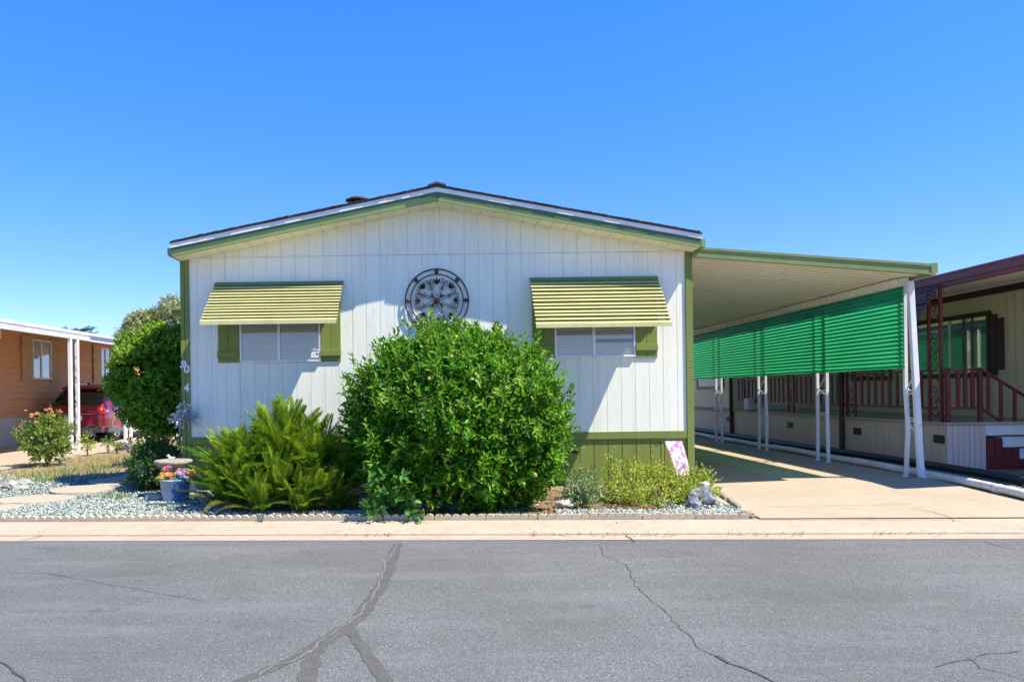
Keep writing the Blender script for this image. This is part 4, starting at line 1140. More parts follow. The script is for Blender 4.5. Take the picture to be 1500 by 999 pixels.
def shoots(P, D, length, k, L, Wd, spread=.75, jitter=.25):
    """leaves set spirally along shoots -> arrays for leaf_mesh"""
    n = len(P); D = unit(D)
    A = unit(np.cross(D, rng.normal(size=(n, 3)))); B = np.cross(D, A)
    t = (np.arange(k)+.6)/k
    ang = np.arange(k)*2.399 + rng.uniform(0, 6.28, (n, 1))
    R = A[:, None]*np.cos(ang)[..., None] + B[:, None]*np.sin(ang)[..., None]
    ln = np.broadcast_to(np.asarray(length), (n,))[:, None, None]
    pos = P[:, None] + D[:, None]*ln*t[None, :, None]
    sp = spread*(1.15 - .6*t)[None, :, None]
    dr = D[:, None]*(.45+.5*t)[None, :, None] + R*sp + rng.normal(size=(n, k, 3))*jitter
    nm = D[:, None]*1.0 - R*.4 + np.array([0, 0, .35]) + rng.normal(size=(n, k, 3))*.25
    Ls = L*rng.uniform(.7, 1.15, (n, k)); Ws = Wd*rng.uniform(.8, 1.15, (n, k))
    return pos.reshape(-1, 3), dr.reshape(-1, 3), nm.reshape(-1, 3), Ls.ravel(), Ws.ravel()
def nz(P, s, seed=0): return np.array([mnoise.noise(Vector(p)*s + Vector((seed, seed*1.7, 0))) for p in P])
def limb_tree(mb, base, tips, r0, gnarl=.08, n=7):
    for tp in tips:
        b = Vector(base); tp = Vector(tp); pts = []
        for i in range(n+1):
            u = i/n; p = b.lerp(tp, u) + Vector((random.uniform(-1, 1), random.uniform(-1, 1), random.uniform(-.5, .5)))*gnarl*math.sin(u*PI)
            p.z += .15*(tp-b).length*math.sin(u*PI)*.5
            pts.append(p)
        mb.tube(pts, [r0*(1-.8*i/n) for i in range(n+1)], 6)

# ---------------- the big orange tree clipped as a bush in front of the house
CXB, CYB = .015, 10.0
tree = thing('citrus_bush', 'large round glossy green citrus bush in front of the white wall between the windows', 'bush', (CXB, CYB, .12))
ZP = [(.12, .72), (.24, 1.05), (.42, 1.28), (.62, 1.37), (.85, 1.40), (1.10, 1.38), (1.35, 1.30), (1.60, 1.20), (1.82, 1.08), (2.0, .94), (2.12, .78), (2.22, .52), (2.27, .0)]
ZP = [(z, r) for z, r in ZP]
def prof_sample(n):
    seg = [math.hypot(b[0]-a[0], b[1]-a[1])*(a[1]+b[1])/2 for a, b in zip(ZP, ZP[1:])]
    cs = np.cumsum(seg)/sum(seg); u = rng.uniform(size=n); i = np.searchsorted(cs, u); t = rng.uniform(size=n)
    Z = np.array([z for z, r in ZP]); R = np.array([r for z, r in ZP])
    z = Z[i] + (Z[i+1]-Z[i])*t; r = R[i] + (R[i+1]-R[i])*t
    nr, nzv = (Z[i+1]-Z[i]), -(R[i+1]-R[i]); q = np.hypot(nr, nzv)
    return z, r, nr/q, nzv/q
def citrus_points(n, inner=0.0, spreadr=.07):
    z, r, nr, nv = prof_sample(n); a = rng.uniform(0, 2*PI, n)
    lump = 1 + .055*np.sin(3*a+1.2+z) + .045*np.sin(5*a-2.1*z+.4) + .035*np.sin(9*a+3.3*z) 
    q = np.stack([np.cos(a)*r*lump, np.sin(a)*r*lump*.985, z], 1)
    lum2 = nz(q, 1.9, 3)*.20 + nz(q, 4.2, 8)*.10
    f = (1 + lum2) * (1 - inner - np.abs(rng.normal(0, spreadr, n)))
    P = np.stack([CXB + q[:, 0]*f + .04, CYB + q[:, 1]*f, .12 + (z-.12)*(1 - (1-f)*.55)], 1)
    out = np.stack([np.cos(a)*nr, np.sin(a)*nr, nv], 1)
    return P, out
P, O = citrus_points(3500); keep = nz(P, 3.4, 20) > -.40; P, O = P[keep], O[keep]
front = (P[:, 1] < CYB - .2) & (P[:, 2] < .75) & (np.abs(P[:, 0] + .42) < .5) & (P[:, 2] < .55) & (rng.uniform(size=len(P)) < .7); P, O = P[~front], O[~front]
kp = ~((P[:, 2] < .30) & (P[:, 1] < 9.15)); P, O = P[kp], O[kp]
S1 = shoots(P - O*.10, O*.75 + np.array([0, 0, .55]) + rng.normal(size=P.shape)*.5, rng.uniform(.11, .25, len(P)), 10, .088, .034, .85, .35)
P, O = citrus_points(1500, .16, .10)
front = (P[:, 1] < CYB) & (P[:, 2] < .8) & (np.abs(P[:, 0] + .42) < .5) & (P[:, 2] < .5) & (rng.uniform(size=len(P)) < .4); P, O = P[~front], O[~front]
kp = ~((P[:, 2] < .30) & (P[:, 1] < 9.15)); P, O = P[kp], O[kp]
S2 = shoots(P, O*.6 + rng.normal(size=P.shape)*.6, .2, 9, .09, .036)
P, O = citrus_points(150, -.015, .01)
P2 = P[P[:, 2] > .7]; O2 = O[P[:, 2] > .7]
S3 = shoots(P2 - O2*.1, O2*.6 + np.array([0, 0, .8]) + rng.normal(size=P2.shape)*.3, rng.uniform(.22, .34, len(P2)), 12, .085, .03, .6)
S = [np.concatenate(x) for x in zip(S1, S2, S3)]
leaf_mesh('foliage', *S, M['citrus_leaf'], tree, fold=.20, droop=.16)
# pale new growth at the top left and a few pale sprigs
P = np.array([W(x, y, 9.9) for x, y in ((612, 492), (622, 482), (632, 488), (618, 500), (606, 486), (628, 474), (640, 495))]); P += rng.normal(size=P.shape)*.03
Q = np.array([W(x, y, 8.75) for x, y in ((730, 580), (760, 565), (672, 600), (560, 590), (785, 640), (700, 560))])
SN = shoots(np.concatenate([P, Q]), np.concatenate([np.array([[0, -.1, 1.]]*len(P)) + rng.normal(size=P.shape)*.35, np.array([[.1, -.8, .5]]*len(Q))]), .17, 11, .085, .036, .9)
leaf_mesh('new_or_sunlit_leaves', *SN, M['citrus_new'], tree)
b = MB()
tips = [(CXB + random.uniform(-.9, .9), CYB + random.uniform(-.8, .8), random.uniform(1.0, 1.9)) for _ in range(16)]
for k in range(5): b.tube([(CXB+.10*math.cos(k*1.3), CYB+.10*math.sin(k*1.3), .08), (CXB+.06*math.cos(k*1.3), CYB+.06*math.sin(k*1.3), .3), (CXB+.16*math.cos(k*1.3), CYB+.16*math.sin(k*1.3), .62)], [.085, .06, .05], 8)
limb_tree(b, (CXB, CYB, .5), tips, .04)
b.build('trunk', M['bark'], tree, smooth=True)
# unripe fruit
import bmesh
def ball(c, r, mb, sq=1.0, seg=10):
    mb.lathe([(r*math.sin(PI*i/8)+1e-5, -r*sq*math.cos(PI*i/8)) for i in range(9)], c, seg)
P, O = citrus_points(30, .03, .03)
for p in P[(P[:, 1] < CYB-.2) & (P[:, 2] > .5)][:16]:
    b = MB(); ball(tuple(p), random.uniform(.024, .033), b); b.build('fruit', M['fruit'], tree, smooth=True)

# leafy sucker hanging over the edging in front of the bush
p0 = GG(568, 742); vs = thing('leafy_sucker', 'bright green leafy shoot sprawling over the scalloped edging below the big bush', 'plant', p0)
tg = [(548, 716), (560, 705), (585, 712), (600, 735), (548, 742), (536, 748), (606, 752), (575, 728), (590, 700), (540, 705), (615, 750), (552, 755)]
b = MB(); PP, DD = [], []
for i, (x, y) in enumerate(tg):
    e = W(x, y, 8.72 + .05*random.random()); e.z = max(e.z, .10); s_ = Vector((lerp(e.x, p0.x, .6), 9.05, .16))
    mid = s_.lerp(e, .5) + Vector((0, 0, .10)); b.tube([s_, mid, e], [.006, .005, .003], 5)
    for t_ in np.linspace(.3, 1, 4): PP.append(s_.lerp(e, t_) + Vector((0, 0, .09*math.sin(t_*PI)))); DD.append((e - mid))
b.build('stem', M['stem_green'], vs)
SN = shoots(np.array(PP), np.array(DD) + rng.normal(size=(len(DD), 3))*.15, .10, 4, .10, .055, 1.0)
leaf_mesh('foliage', *SN, M['citrus_low'], vs)

# ---------------- sago palm
def frond_mesh(name, mat, Lr=1.0, e0=1.1, e1=.2, npair=44, ll=.18, vee=.34):
    V = MB(); pts = []; p = Vector((0, 0, 0)); n = 18
    for i in range(n+1):
        pts.append(p.copy()); e = lerp(e0, e1, (i/n)**1.5); p += Vector((math.cos(e), 0, math.sin(e)))*(Lr/n)
    m = MB(); m.tube(pts, [.011*(1-.8*i/n) for i in range(n+1)], 5)
    Pn, Dn, Nn, Ln = [], [], [], []
    for k in range(npair):
        u = .10 + .90*k/npair; i = min(n-1, int(u*n)); f = u*n - i; q = pts[i].lerp(pts[i+1], f); tan = (pts[i+1]-pts[i]).normalized(); up = Vector((0, 1, 0)).cross(tan)*-1
        if up.z < 0: up = -up
        for s in (-1, 1):
            d = tan*(.45+.5*u) + Vector((0, s, 0))*(.85-.35*u) + up*vee + Vector((random.uniform(-.06, .06), random.uniform(-.06, .06), random.uniform(-.06, .06)))
            Pn.append(q); Dn.append(d); Nn.append(up); Ln.append(ll*(math.sin(PI*min(1, .12+u*.85))**.6)*random.uniform(.9, 1.08))
    me_l = leaf_mesh('tmp', np.array(Pn), np.array(Dn), np.array(Nn), np.array(Ln), .019, mat, simple=True, fold=.05, droop=.05)
    v = [tuple(x.co) for x in me_l.data.vertices]; fs = [tuple(pl.vertices) for pl in me_l.data.polygons]
    bpy.data.objects.remove(me_l)
    m.add(v, fs); me = bpy.data.meshes.new(name); me.from_pydata(m.v, [], m.f); me.materials.append(mat); return me
SC = Vector((-2.20, 9.98, .12))
sago = thing('sago_palm', 'spiky bushy sago palm with feathery fronds to the left of the big round bush', 'sago palm', SC)
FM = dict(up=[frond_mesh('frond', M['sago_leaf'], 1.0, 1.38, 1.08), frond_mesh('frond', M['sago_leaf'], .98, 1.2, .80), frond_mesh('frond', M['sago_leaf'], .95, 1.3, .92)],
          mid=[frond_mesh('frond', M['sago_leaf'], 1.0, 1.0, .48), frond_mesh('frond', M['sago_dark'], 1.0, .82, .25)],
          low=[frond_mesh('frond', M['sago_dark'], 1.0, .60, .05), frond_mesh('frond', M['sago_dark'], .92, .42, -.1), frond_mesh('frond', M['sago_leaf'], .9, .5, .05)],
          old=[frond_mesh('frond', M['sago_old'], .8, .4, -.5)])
heads = [((.05, .06, .34), .96, 90), ((.46, .02, .28), .84, 40), ((-.46, .0, .20), .86, 46), ((.10, -.46, .10), .66, 34), ((-.40, -.42, .05), .64, 30), ((.52, -.40, .06), .62, 28), ((.80, -.02, .12), .64, 30), ((-.72, -.10, .04), .62, 26), ((-.10, -.66, .02), .54, 26), ((.38, -.66, .02), .52, 26), ((.78, -.45, .02), .5, 22)]
allf = []
for (hx, hy, hz), sc_, cnt in heads:
    for i in range(cnt):
        u = (i+.5)/cnt
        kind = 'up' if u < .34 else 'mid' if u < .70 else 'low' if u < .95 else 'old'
        s = sc_*random.uniform(.88, 1.08)
        allf.append((s, random.choice(FM[kind]), (hx + random.uniform(-.07, .07), hy + random.uniform(-.07, .07), hz + random.uniform(-.04, .06)),
                     (random.uniform(-.12, .12), random.uniform(-.12, .10), i*2.399 + random.uniform(-.25, .25))))
# the hundred nearest fronds are parts, the rest of the mass is one part
allf.sort(key=lambda f: f[2][1] + math.sin(f[3][2])*.6)
from mathutils import Euler
rest = {}
for k, (s, me, loc, rot) in enumerate(allf):
    if k < 98:
        o = bpy.data.objects.new('frond', me); COL.objects.link(o); o.parent = sago; o.location = loc; o.rotation_euler = rot; o.scale = (s, s, s)
    else:
        mx = Matrix.LocRotScale(Vector(loc), Euler(rot), Vector((s, s, s)))
        m_ = rest.setdefault(me.materials[0].name, MB()); m_.add([tuple(mx @ v.co) for v in me.vertices], [tuple(pl.vertices) for pl in me.polygons])
for mn, m_ in rest.items():
    me = bpy.data.meshes.new('rear_fronds'); me.from_pydata(m_.v, [], m_.f); me.materials.append(bpy.data.materials[mn])
    o = bpy.data.objects.new('rear_fronds', me); COL.objects.link(o); o.parent = sago; o['kind'] = 'stuff'
b = MB()
for (hx, hy, hz), sc_, cnt in heads[:1]: b.lathe([(.09*sc_, -.08), (.11*sc_, 0.0), (.11*sc_, hz*.6), (.05*sc_, hz+.02)], SC + Vector((hx, hy, 0)), 14, jit=.12)
b.build('trunk', M['bark'], sago)

# ---------------- generic leafy mounds
def ellipsoid_points(c, r, n, lump=.15, seed=1, zmin=None, shell=.16, s=2.2):
    d = unit(rng.normal(size=(n*2, 3)))
    lum = 1 + nz(d*np.array(r), s/max(r), seed)*lump*2.2 + nz(d*np.array(r), 5/max(r), seed+5)*lump
    f = lum*(1 - np.abs(rng.normal(0, shell, len(d))))
    P = np.array(c) + d*np.array(r)*f[:, None]
    o = unit(d/np.array(r))
    if zmin is not None: k = P[:, 2] > zmin; P, o = P[k], o[k]
    return P[:n], o[:n]
def shrub(root, c, r, n, k, L, Wd, mat, slen=.12, up=.4, out=.8, rnd=.4, zmin=None, lump=.15, seed=1, shell=.16, gap=-.35, spread=.75, droop=.14, name='foliage', simple=False):
    P, O = ellipsoid_points(c, r, n, lump, seed, zmin, shell); kp = nz(P, 2.6/max(r), seed+9) > gap; P, O = P[kp], O[kp]
    SN = shoots(P - O*slen*.4, O*out + np.array([0, 0, up]) + rng.normal(size=P.shape)*rnd, rng.uniform(.7, 1.2, len(P))*slen, k, L, Wd, spread)
    return leaf_mesh(name, *SN, mat, root, droop=droop, simple=simple)
def stems(root, base, tips, r0, mat='bark', gn=.05):
    b = MB(); limb_tree(b, base, tips, r0, gn); return b.build('stem', M[mat], root, smooth=True)

c = Vector((-4.66, 12.45, 1.72))
hd = thing('topiary_shrub', 'tall rounded light green shrub at the left corner of the white house', 'shrub', (c.x, c.y, .15))
shrub(hd, c, (.64, .72, .78), 2400, 9, .066, .034, M['hedge_leaf'], .16, -.15, .8, .4, None, .10, 11, .12, -.45, .9, .3)
shrub(hd, c + Vector((.3, .1, .35)), (.42, .5, .55), 800, 9, .066, .034, M['hedge_leaf'], .16, 0, .8, .4, None, .10, 13, .12, -.4, .9, .3)
P, O = ellipsoid_points(c + Vector((-.05, -.05, .05)), (.62, .7, .74), 900, .10, 11, 1.95, .05); kp = (P[:, 0] < c.x + .45) & (P[:, 2] > 1.9 + .45*(P[:, 0]-c.x+.3)); P, O = P[kp], O[kp]
SN = shoots(P, O*.6 + np.array([0, 0, .5]) + rng.normal(size=P.shape)*.4, .13, 8, .065, .036)
leaf_mesh('new_or_sunlit_leaves', *SN, M['hedge_sunlit'], hd, droop=.25)  # sunlight on the upper left crown, put in as brighter leaves
b = MB()
for k in range(3): b.tube([(c.x+.08*k-.08, c.y+.05*k, .1), (c.x+.06*k-.05, c.y, .6), (c.x+.12*k-.1, c.y, 1.1)], [.05, .04, .035], 7)
limb_tree(b, (c.x, c.y, .9), [(c.x + random.uniform(-.4, .4), c.y + random.uniform(-.4, .4), random.uniform(1.4, 2.2)) for _ in range(8)], .03)
b.build('trunk', M['bark'], hd, smooth=True)
c = Vector((-4.33, 11.45, .48))
lo = thing('low_shrub', 'low dark green clipped shrub beside the stone birdbath', 'shrub', (c.x, c.y, .14))
shrub(lo, c, (.36, .42, .38), 900, 8, .040, .020, M['low_leaf'], .09, .3, .8, .4, .14, .12, 21)
stems(lo, (c.x, c.y, .12), [(c.x + random.uniform(-.2, .2), c.y + random.uniform(-.2, .2), random.uniform(.4, .7)) for _ in range(7)], .018)
c = Vector((-4.52, 12.0, .72))
lo = thing('yellow_shrub', 'small bright yellow-green shrub under the tall rounded shrub', 'shrub', (c.x, c.y, .14))
shrub(lo, c, (.42, .3, .24), 170, 8, .05, .026, M['ground_leaf'], .10, .4, .8, .5, .14, .2, 24)
stems(lo, (c.x, c.y, .12), [(c.x + random.uniform(-.3, .3), c.y + random.uniform(-.2, .2), random.uniform(.5, .8)) for _ in range(7)], .012)

# rose bush by the left neighbour's post
c = GG(62, 684); c = Vector((c.x, c.y+.2, .17))
rb = thing('rose_bush', 'rose bush with orange-pink blooms in front of the red car', 'rose bush', c)
shrub(rb, c + Vector((0, 0, .50)), (.50, .50, .46), 800, 8, .050, .030, M['rose_leaf'], .13, .5, .8, .5, .17, .2, 31, .2, -.25)
shrub(rb, c + Vector((.12, 0, .85)), (.22, .22, .26), 70, 8, .048, .028, M['rose_leaf'], .13, .8, .6, .4, .17, .2, 33, .25, -.25)
stems(rb, c, [(c.x + random.uniform(-.4, .4), c.y + random.uniform(-.4, .4), random.uniform(.5, 1.1)) for _ in range(14)], .013, 'stem_green')
def bloom(mb, c, r, n=14):
    pass
def flower(root, c, r, mat, n=16, layers=2, open_=.8, name='flower'):
    c = np.array(c); P = np.repeat(c[None], n, 0); a = np.arange(n)*2.399; el = np.linspace(1.25, .25, n)*open_ + .05
    D = np.stack([np.cos(a)*np.cos(el), np.sin(a)*np.cos(el), np.sin(el)], 1)
    N = np.stack([-np.cos(a)*np.sin(el), -np.sin(a)*np.sin(el), np.cos(el)], 1)
    return leaf_mesh(name, P, D, N, r, r*.75, mat, root, fold=.1, droop=-.1)
for i in range(20):
    q = (c.x + random.uniform(-.38, .42), c.y - random.uniform(.0, .4), c.z + random.choice([.55, .75, .9, .98, 1.05]) + random.uniform(-.08, .1))
    if i < 2: q = (c.x - .42, c.y-.2, c.z+.35+.4*i)
    flower(rb, q, random.uniform(.045, .07), M[random.choice(['petal_orange', 'petal_orange', 'petal_yellow'])], 14)

# small plants along the left strip
def small_plant(px, py, h, w_, mat, label, n=60, L=.05, grp=None, name='garden_weed'):
    p = GG(px, py); r_ = thing(name, label, 'plant', p, grp)
    shrub(r_, p + Vector((0, 0, h*.62)), (w_, w_, h*.42), n, 7, L, L*.5, mat, .10, .6, .7, .5, p.z+.01, .25, int(px), .3, -.3)
    stems(r_, p, [(p.x + random.uniform(-w_, w_)*.6, p.y + random.uniform(-w_, w_)*.6, p.z + h*random.uniform(.5, .95)) for _ in range(6)], .010, 'stem_green', .02)
small_plant(128, 668, .50, .17, M['ground_leaf'], 'small yellow-green rose plant right of the white scroll post')
small_plant(159, 664, .42, .12, M['rose_leaf'], 'thin little rose plant with bare stem by the rear bumper of the red car', 30)
small_plant(171, 664, .26, .10, M['rose_leaf'], 'short reddish plant near the far white carport post', 22)
small_plant(216, 668, .32, .16, M['grey_leaf'], 'pale tuft of leaves left of the low dark shrub', 34)
# dry grass and green tufts
def grass(name, label, spots, mat, L=(.08, .2), wd=.010):
    P, D = [], []
    for (cx_, cy_, rx, ry, n) in spots:
        for _ in range(n):
            a, q = random.uniform(0, 6.28), math.sqrt(random.random()); x, y = cx_ + rx*q*math.cos(a), cy_ + ry*q*math.sin(a)
            P.append((x, y, ground_z(x, y))); D.append((random.gauss(0, .45), random.gauss(0, .45), 1))
    P, D = np.array(P), np.array(D); o = leaf_mesh(name, P, D, rng.normal(size=P.shape)+np.array([0, -.5, 0]), rng.uniform(*L, len(P)), wd, mat, simple=True, fold=.1, droop=.25)
    tag(o, label, 'grass', None, 'stuff'); return o
q = [GG(x, y) for x, y in ((120, 688), (165, 680), (185, 672), (100, 698), (30, 703), (60, 695), (140, 676))]
grass('dry_grass', 'dry straw-coloured grass around the rose bush', [(p.x, p.y, .9, .5, 420) for p in q], M['dry_leaf'], (.05, .15))
q = [GG(x, y) for x, y in ((148, 688), (125, 690), (72, 706), (50, 700), (172, 732), (190, 672), (96, 694))]
grass('green_grass', 'scattered green grass tufts in the gravel', [(p.x, p.y, .22, .15, 90) for p in q], M['grass_green'], (.06, .16))
q = [GG(x, 759) for x in (780, 858, 884, 895)]
grass('edging_weeds', 'dry weeds growing in the cracks of the scalloped edging', [(p.x, p.y-.02, .10, .04, 45) for p in q], M['dry_leaf'], (.03, .10), .007)

# sprawling plants in the right bed
def sprawler(label, spots, mat, name, n, k=7, L=.046, slen=.12):
    c0 = spots[0]; root = thing(name, label, 'plant', (c0[0], c0[1], ground_z(c0[0], c0[1])))
    PP, OO = [], []
    for (x, y, rx, ry, h) in spots:
        P, O = ellipsoid_points((x, y, ground_z(x, y)+h*.25), (rx, ry, h*.75), n, .2, int(x*100) % 50, ground_z(x, y)+.005, .3)
        PP.append(P); OO.append(O)
    P, O = np.concatenate(PP), np.concatenate(OO); kp = nz(P, 4, 3) > -.12; P, O = P[kp], O[kp]
    SN = shoots(P - O*.03, O*.6 + np.array([0, 0, .7]) + rng.normal(size=P.shape)*.6, rng.uniform(.4, 1.9, len(P))*slen, k, L, L*.5, .8)
    leaf_mesh('foliage', *SN, mat, root)
    b = MB()
    for (x, y, rx, ry, h) in spots: limb_tree(b, (x, y, ground_z(x, y)), [(x + random.uniform(-rx, rx)*.8, y + random.uniform(-ry, ry)*.8, ground_z(x, y) + h*random.uniform(.4, .95)) for _ in range(9)], .007, .04)
    b.build('stem', M['stem_green'], root)
sprawler('yellow-green sprawling plant under the olive skirting beside the big bush', [(2.25, 10.25, .50, .50, .54), (2.72, 10.45, .40, .42, .44), (1.98, 9.72, .36, .38, .26), (2.5, 9.6, .38, .32, .19)], M['ground_leaf'], 'sprawling_plant', 190)
sprawler('grey-green leafy plant at the right foot of the big round bush', [(1.72, 9.95, .30, .35, .40), (1.55, 9.55, .22, .3, .26)], M['grey_leaf'], 'grey_leafy_plant', 160, L=.045)
sprawler('orange-yellow drying plant beneath the garden flag', [(3.02, 10.3, .36, .40, .30), (3.30, 10.45, .18, .35, .30), (2.95, 9.75, .3, .28, .18)], M['ground_leaf'], 'drying_plant', 170)

# wispy dried flower head beside the house corner
p = Vector((-3.93, 11.18, .13)); top = W(273, 613, 11.15)
wf = thing('dried_flower', 'wispy blue-grey dried flower head on a leaning stem by the house number corner', 'plant', p)
b = MB(); b.tube([p, p.lerp(top, .5) + Vector((-.02, 0, 0)), top], [.009, .007, .006], 6)
b.build('stem', M['stem_green'], wf)
b = MB(); D = unit(rng.normal(size=(130, 3))*np.array([1.25, .8, .8]) + np.array([.25, 0, .2]))
tipsP = []
for d in D:
    l = random.uniform(.12, .26); e = top + Vector(d)*l; b.tube([top, top + Vector(d)*l*.5 + Vector((0, 0, .02)), e], .0028, 4, cap=False); tipsP.append(e)
b.build('ray', M['wire_grey'], wf)
tp = np.array([tuple(e) for e in tipsP if e.x < top.x + .05]); leaf_mesh('seed_head', np.repeat(tp, 3, 0), rng.normal(size=(len(tp)*3, 3)), rng.normal(size=(len(tp)*3, 3)), .032, .026, M['petal_white'], wf, simple=True)

# ---------------- far trees
def far_tree(name, label, base, h, crown, mat, n, L, clumps, seed):
    root = thing(name, label, 'tree', base)
    rng2 = random.Random(seed); PP, DD = [], []
    b = MB(); tips = []
    for (cx_, cy_, cz_, r) in clumps:
        c = Vector(base) + Vector((cx_, cy_, cz_)); tips.append(tuple(c))
        P, O = ellipsoid_points(c, (r, r, r*.8), n, .22, int(cx_*10+cz_*7+50), None, .35)
        PP.append(P); DD.append(O)
    P, O = np.concatenate(PP), np.concatenate(DD)
    SN = shoots(P, O + rng.normal(size=P.shape)*.5, L*1.5, 5, L, L*.45, .9)
    leaf_mesh('crown', *SN, mat, root, simple=True)
    b.tube([base, Vector(base)+Vector((.1, 0, h*.3)), Vector(base)+Vector((0, .1, h*.55))], [.28, .2, .14], 8); limb_tree(b, Vector(base)+Vector((0, .05, h*.45)), tips, .1, .2)
    b.build('trunk', M['bark'], root, smooth=True)
    return root
Y = 42.0; p = W(228, 560, Y)
far_tree('olive_tree', 'grey-green tree rising behind the tall rounded shrub', (p.x, Y, 0), 7, None, M['olive_leaf'], 420, .16,
         [(-.5, 0, 4.6, 1.1), (-1.5, .2, 4.4, .9), (-1.2, 0, 3.4, 1.0), (-.9, .2, 5.5, .6), (.6, .3, 5.4, 1.0), (1.1, -.2, 6.2, .75), (-1.1, .2, 5.0, .7), (.2, .4, 3.6, 1.3), (1.7, .3, 5.0, 1.2), (1.3, 0, 3.4, 1.2), (-.3, .3, 5.6, .55), (2.2, .2, 6.0, .7)], 5)
Y = 55.0; p = W(113, 560, Y)
pt = thing('pine_tree', 'dark flat-topped conifer tip beyond the salmon home roof', 'tree', (p.x, Y, 0))
PP, DD = [], []; b = MB(); b.tube([(p.x, Y, 0), (p.x+.1, Y, 3), (p.x, Y, 6.0)], [.25, .18, .05], 8)
ztop_ = W(113, 478, Y).z
for i in range(46):
    z = ztop_ - .15 - abs(random.gauss(0, 1))*.9; a = random.uniform(0, 6.28); l = random.uniform(.5, 1.1) + (ztop_-z)*.45
    e = Vector((p.x + math.cos(a)*l, Y + math.sin(a)*l, z + random.uniform(-.1, .15))); b.tube([(p.x, Y, z-.2), e], [.04, .012], 5)
    for t_ in np.linspace(.25, 1, 12): PP.append(tuple(Vector((p.x, Y, z-.2)).lerp(e, t_))); DD.append((math.cos(a)+random.gauss(0, .6), math.sin(a)+random.gauss(0, .6), .35))
SN = shoots(np.array(PP), np.array(DD), .22, 8, .14, .035, .8); leaf_mesh('crown', *SN, M['pine_leaf'], pt, simple=True); b.build('trunk', M['bark'], pt)

# ================================================================== loose stones, edging, rocks
def stones(name, label, regions, mat, size=(.010, .022)):
    PP = []
    for (x0, x1, yf0, yf1, n) in regions:
        x = rng.uniform(x0, x1, n); u = rng.uniform(size=n); y0 = np.array([yf0(a) for a in x]); y1 = np.array([yf1(a) for a in x]); y = y0 + (y1-y0)*u
        PP.append(np.stack([x, y], 1))
    XY = np.concatenate(PP); n = len(XY); z = np.array([ground_z(a, b_) for a, b_ in XY])
    s = rng.uniform(size[0], size[1], n)
    base = np.array([[1, 0, 0], [0, 1, 0], [-1, 0, 0], [0, -1, 0], [0, 0, 1], [0, 0, -1]], float)
    V = base[None]*(s[:, None]*np.stack([rng.uniform(.7, 1.3, n), rng.uniform(.7, 1.3, n), rng.uniform(.5, .9, n)], 1))[:, None] + rng.normal(size=(n, 6, 3))*s[:, None, None]*.16
    a = rng.uniform(0, 6.28, n); c, sn = np.cos(a), np.sin(a); t = rng.normal(0, .35, n)
    X = V[..., 0]*c[:, None] - V[..., 1]*sn[:, None]; Yv = V[..., 0]*sn[:, None] + V[..., 1]*c[:, None]; Z = V[..., 2] + X*t[:, None]
    V = np.stack([X + XY[:, :1], Yv + XY[:, 1:], Z + (z + .012 + s*.3)[:, None]], -1).reshape(-1, 3)
    F = np.array([[0, 1, 4], [1, 2, 4], [2, 3, 4], [3, 0, 4], [1, 0, 5], [2, 1, 5], [3, 2, 5], [0, 3, 5]])
    loops = (np.arange(n)[:, None, None]*6 + F[None]).reshape(-1)
    o = np_mesh(name, V, loops, np.arange(n*8)*3, np.full(n*8, 3), mat); tag(o, label, 'gravel', None, 'stuff'); return o
yf = lambda x: sy(8.86, x)
def bed(name, x0, x1, y1, mat):
    return sheet(name, [lerp(x0, x1, i/40) for i in range(41)], [ylin(8.84)] + [lambda x, i=i: lerp(sy(8.84, x), y1(x) if callable(y1) else y1, i/12) for i in range(1, 13)], lambda x, y: ground_z(x, y)+.008, mat)
bed('gravel_bed', -8.3, -2.9, 13.7, M['gravel_bed'])
stones('gravel', 'blue-green and grey loose gravel covering the beds', [(-8.3, -2.7, yf, lambda x: 10.6, 11500), (-8.2, -3.6, lambda x: 10.5, lambda x: 13.9, 8000),
        (-2.7, -1.0, yf, lambda x: sy(9.3, x), 1500), (-1.0, 1.2, yf, lambda x: sy(9.05, x), 500), (1.2, 3.32, yf, lambda x: sy(9.32, x), 2600), (2.5, 3.34, lambda x: sy(9.2, x), lambda x: 9.9, 1100)], M['gravel_stone'])
def flakes(name, label, regions, mat, L):
    P = []
    for (x0, x1, y0, y1, n) in regions:
        for _ in range(n):
            x = random.uniform(x0, x1); y = random.uniform(y0, y1) - .06*x; P.append((x, y, ground_z(x, y)+random.uniform(.006, .02)))
    P = np.array(P); D = rng.normal(size=P.shape)*np.array([1, 1, .18]); N = np.array([0, 0, 1.])+rng.normal(size=P.shape)*.35
    o = leaf_mesh(name, P, D, N, rng.uniform(*L, len(P)), .02, mat, simple=True); tag(o, label, 'leaves', None, 'stuff')
flakes('leaf_litter', 'dry brown fallen leaves under the big bush', [(-1.4, 2.0, 8.86, 11.0, 2600), (.9, 2.0, 8.86, 9.5, 900), (2, 3.3, 8.9, 10.4, 1500), (2.0, 3.0, 9.05, 9.5, 700), (-2.6, -1.2, 8.9, 9.6, 500)], M['litter'], (.02, .06))
flakes('gutter_leaves', 'small dry leaves lying in the gutter', [(.8, 2.3, 8.12, 8.23, 120), (2.8, 3.6, 8.12, 8.23, 50), (-1.3, -.6, 8.14, 8.23, 30), (4.2, 5, 8.14, 8.23, 30)], M['litter'], (.01, .03))
# flakes() puts things on the yard surface; gutter leaves belong lower
bpy.data.objects['gutter_leaves'].location.z = -.055

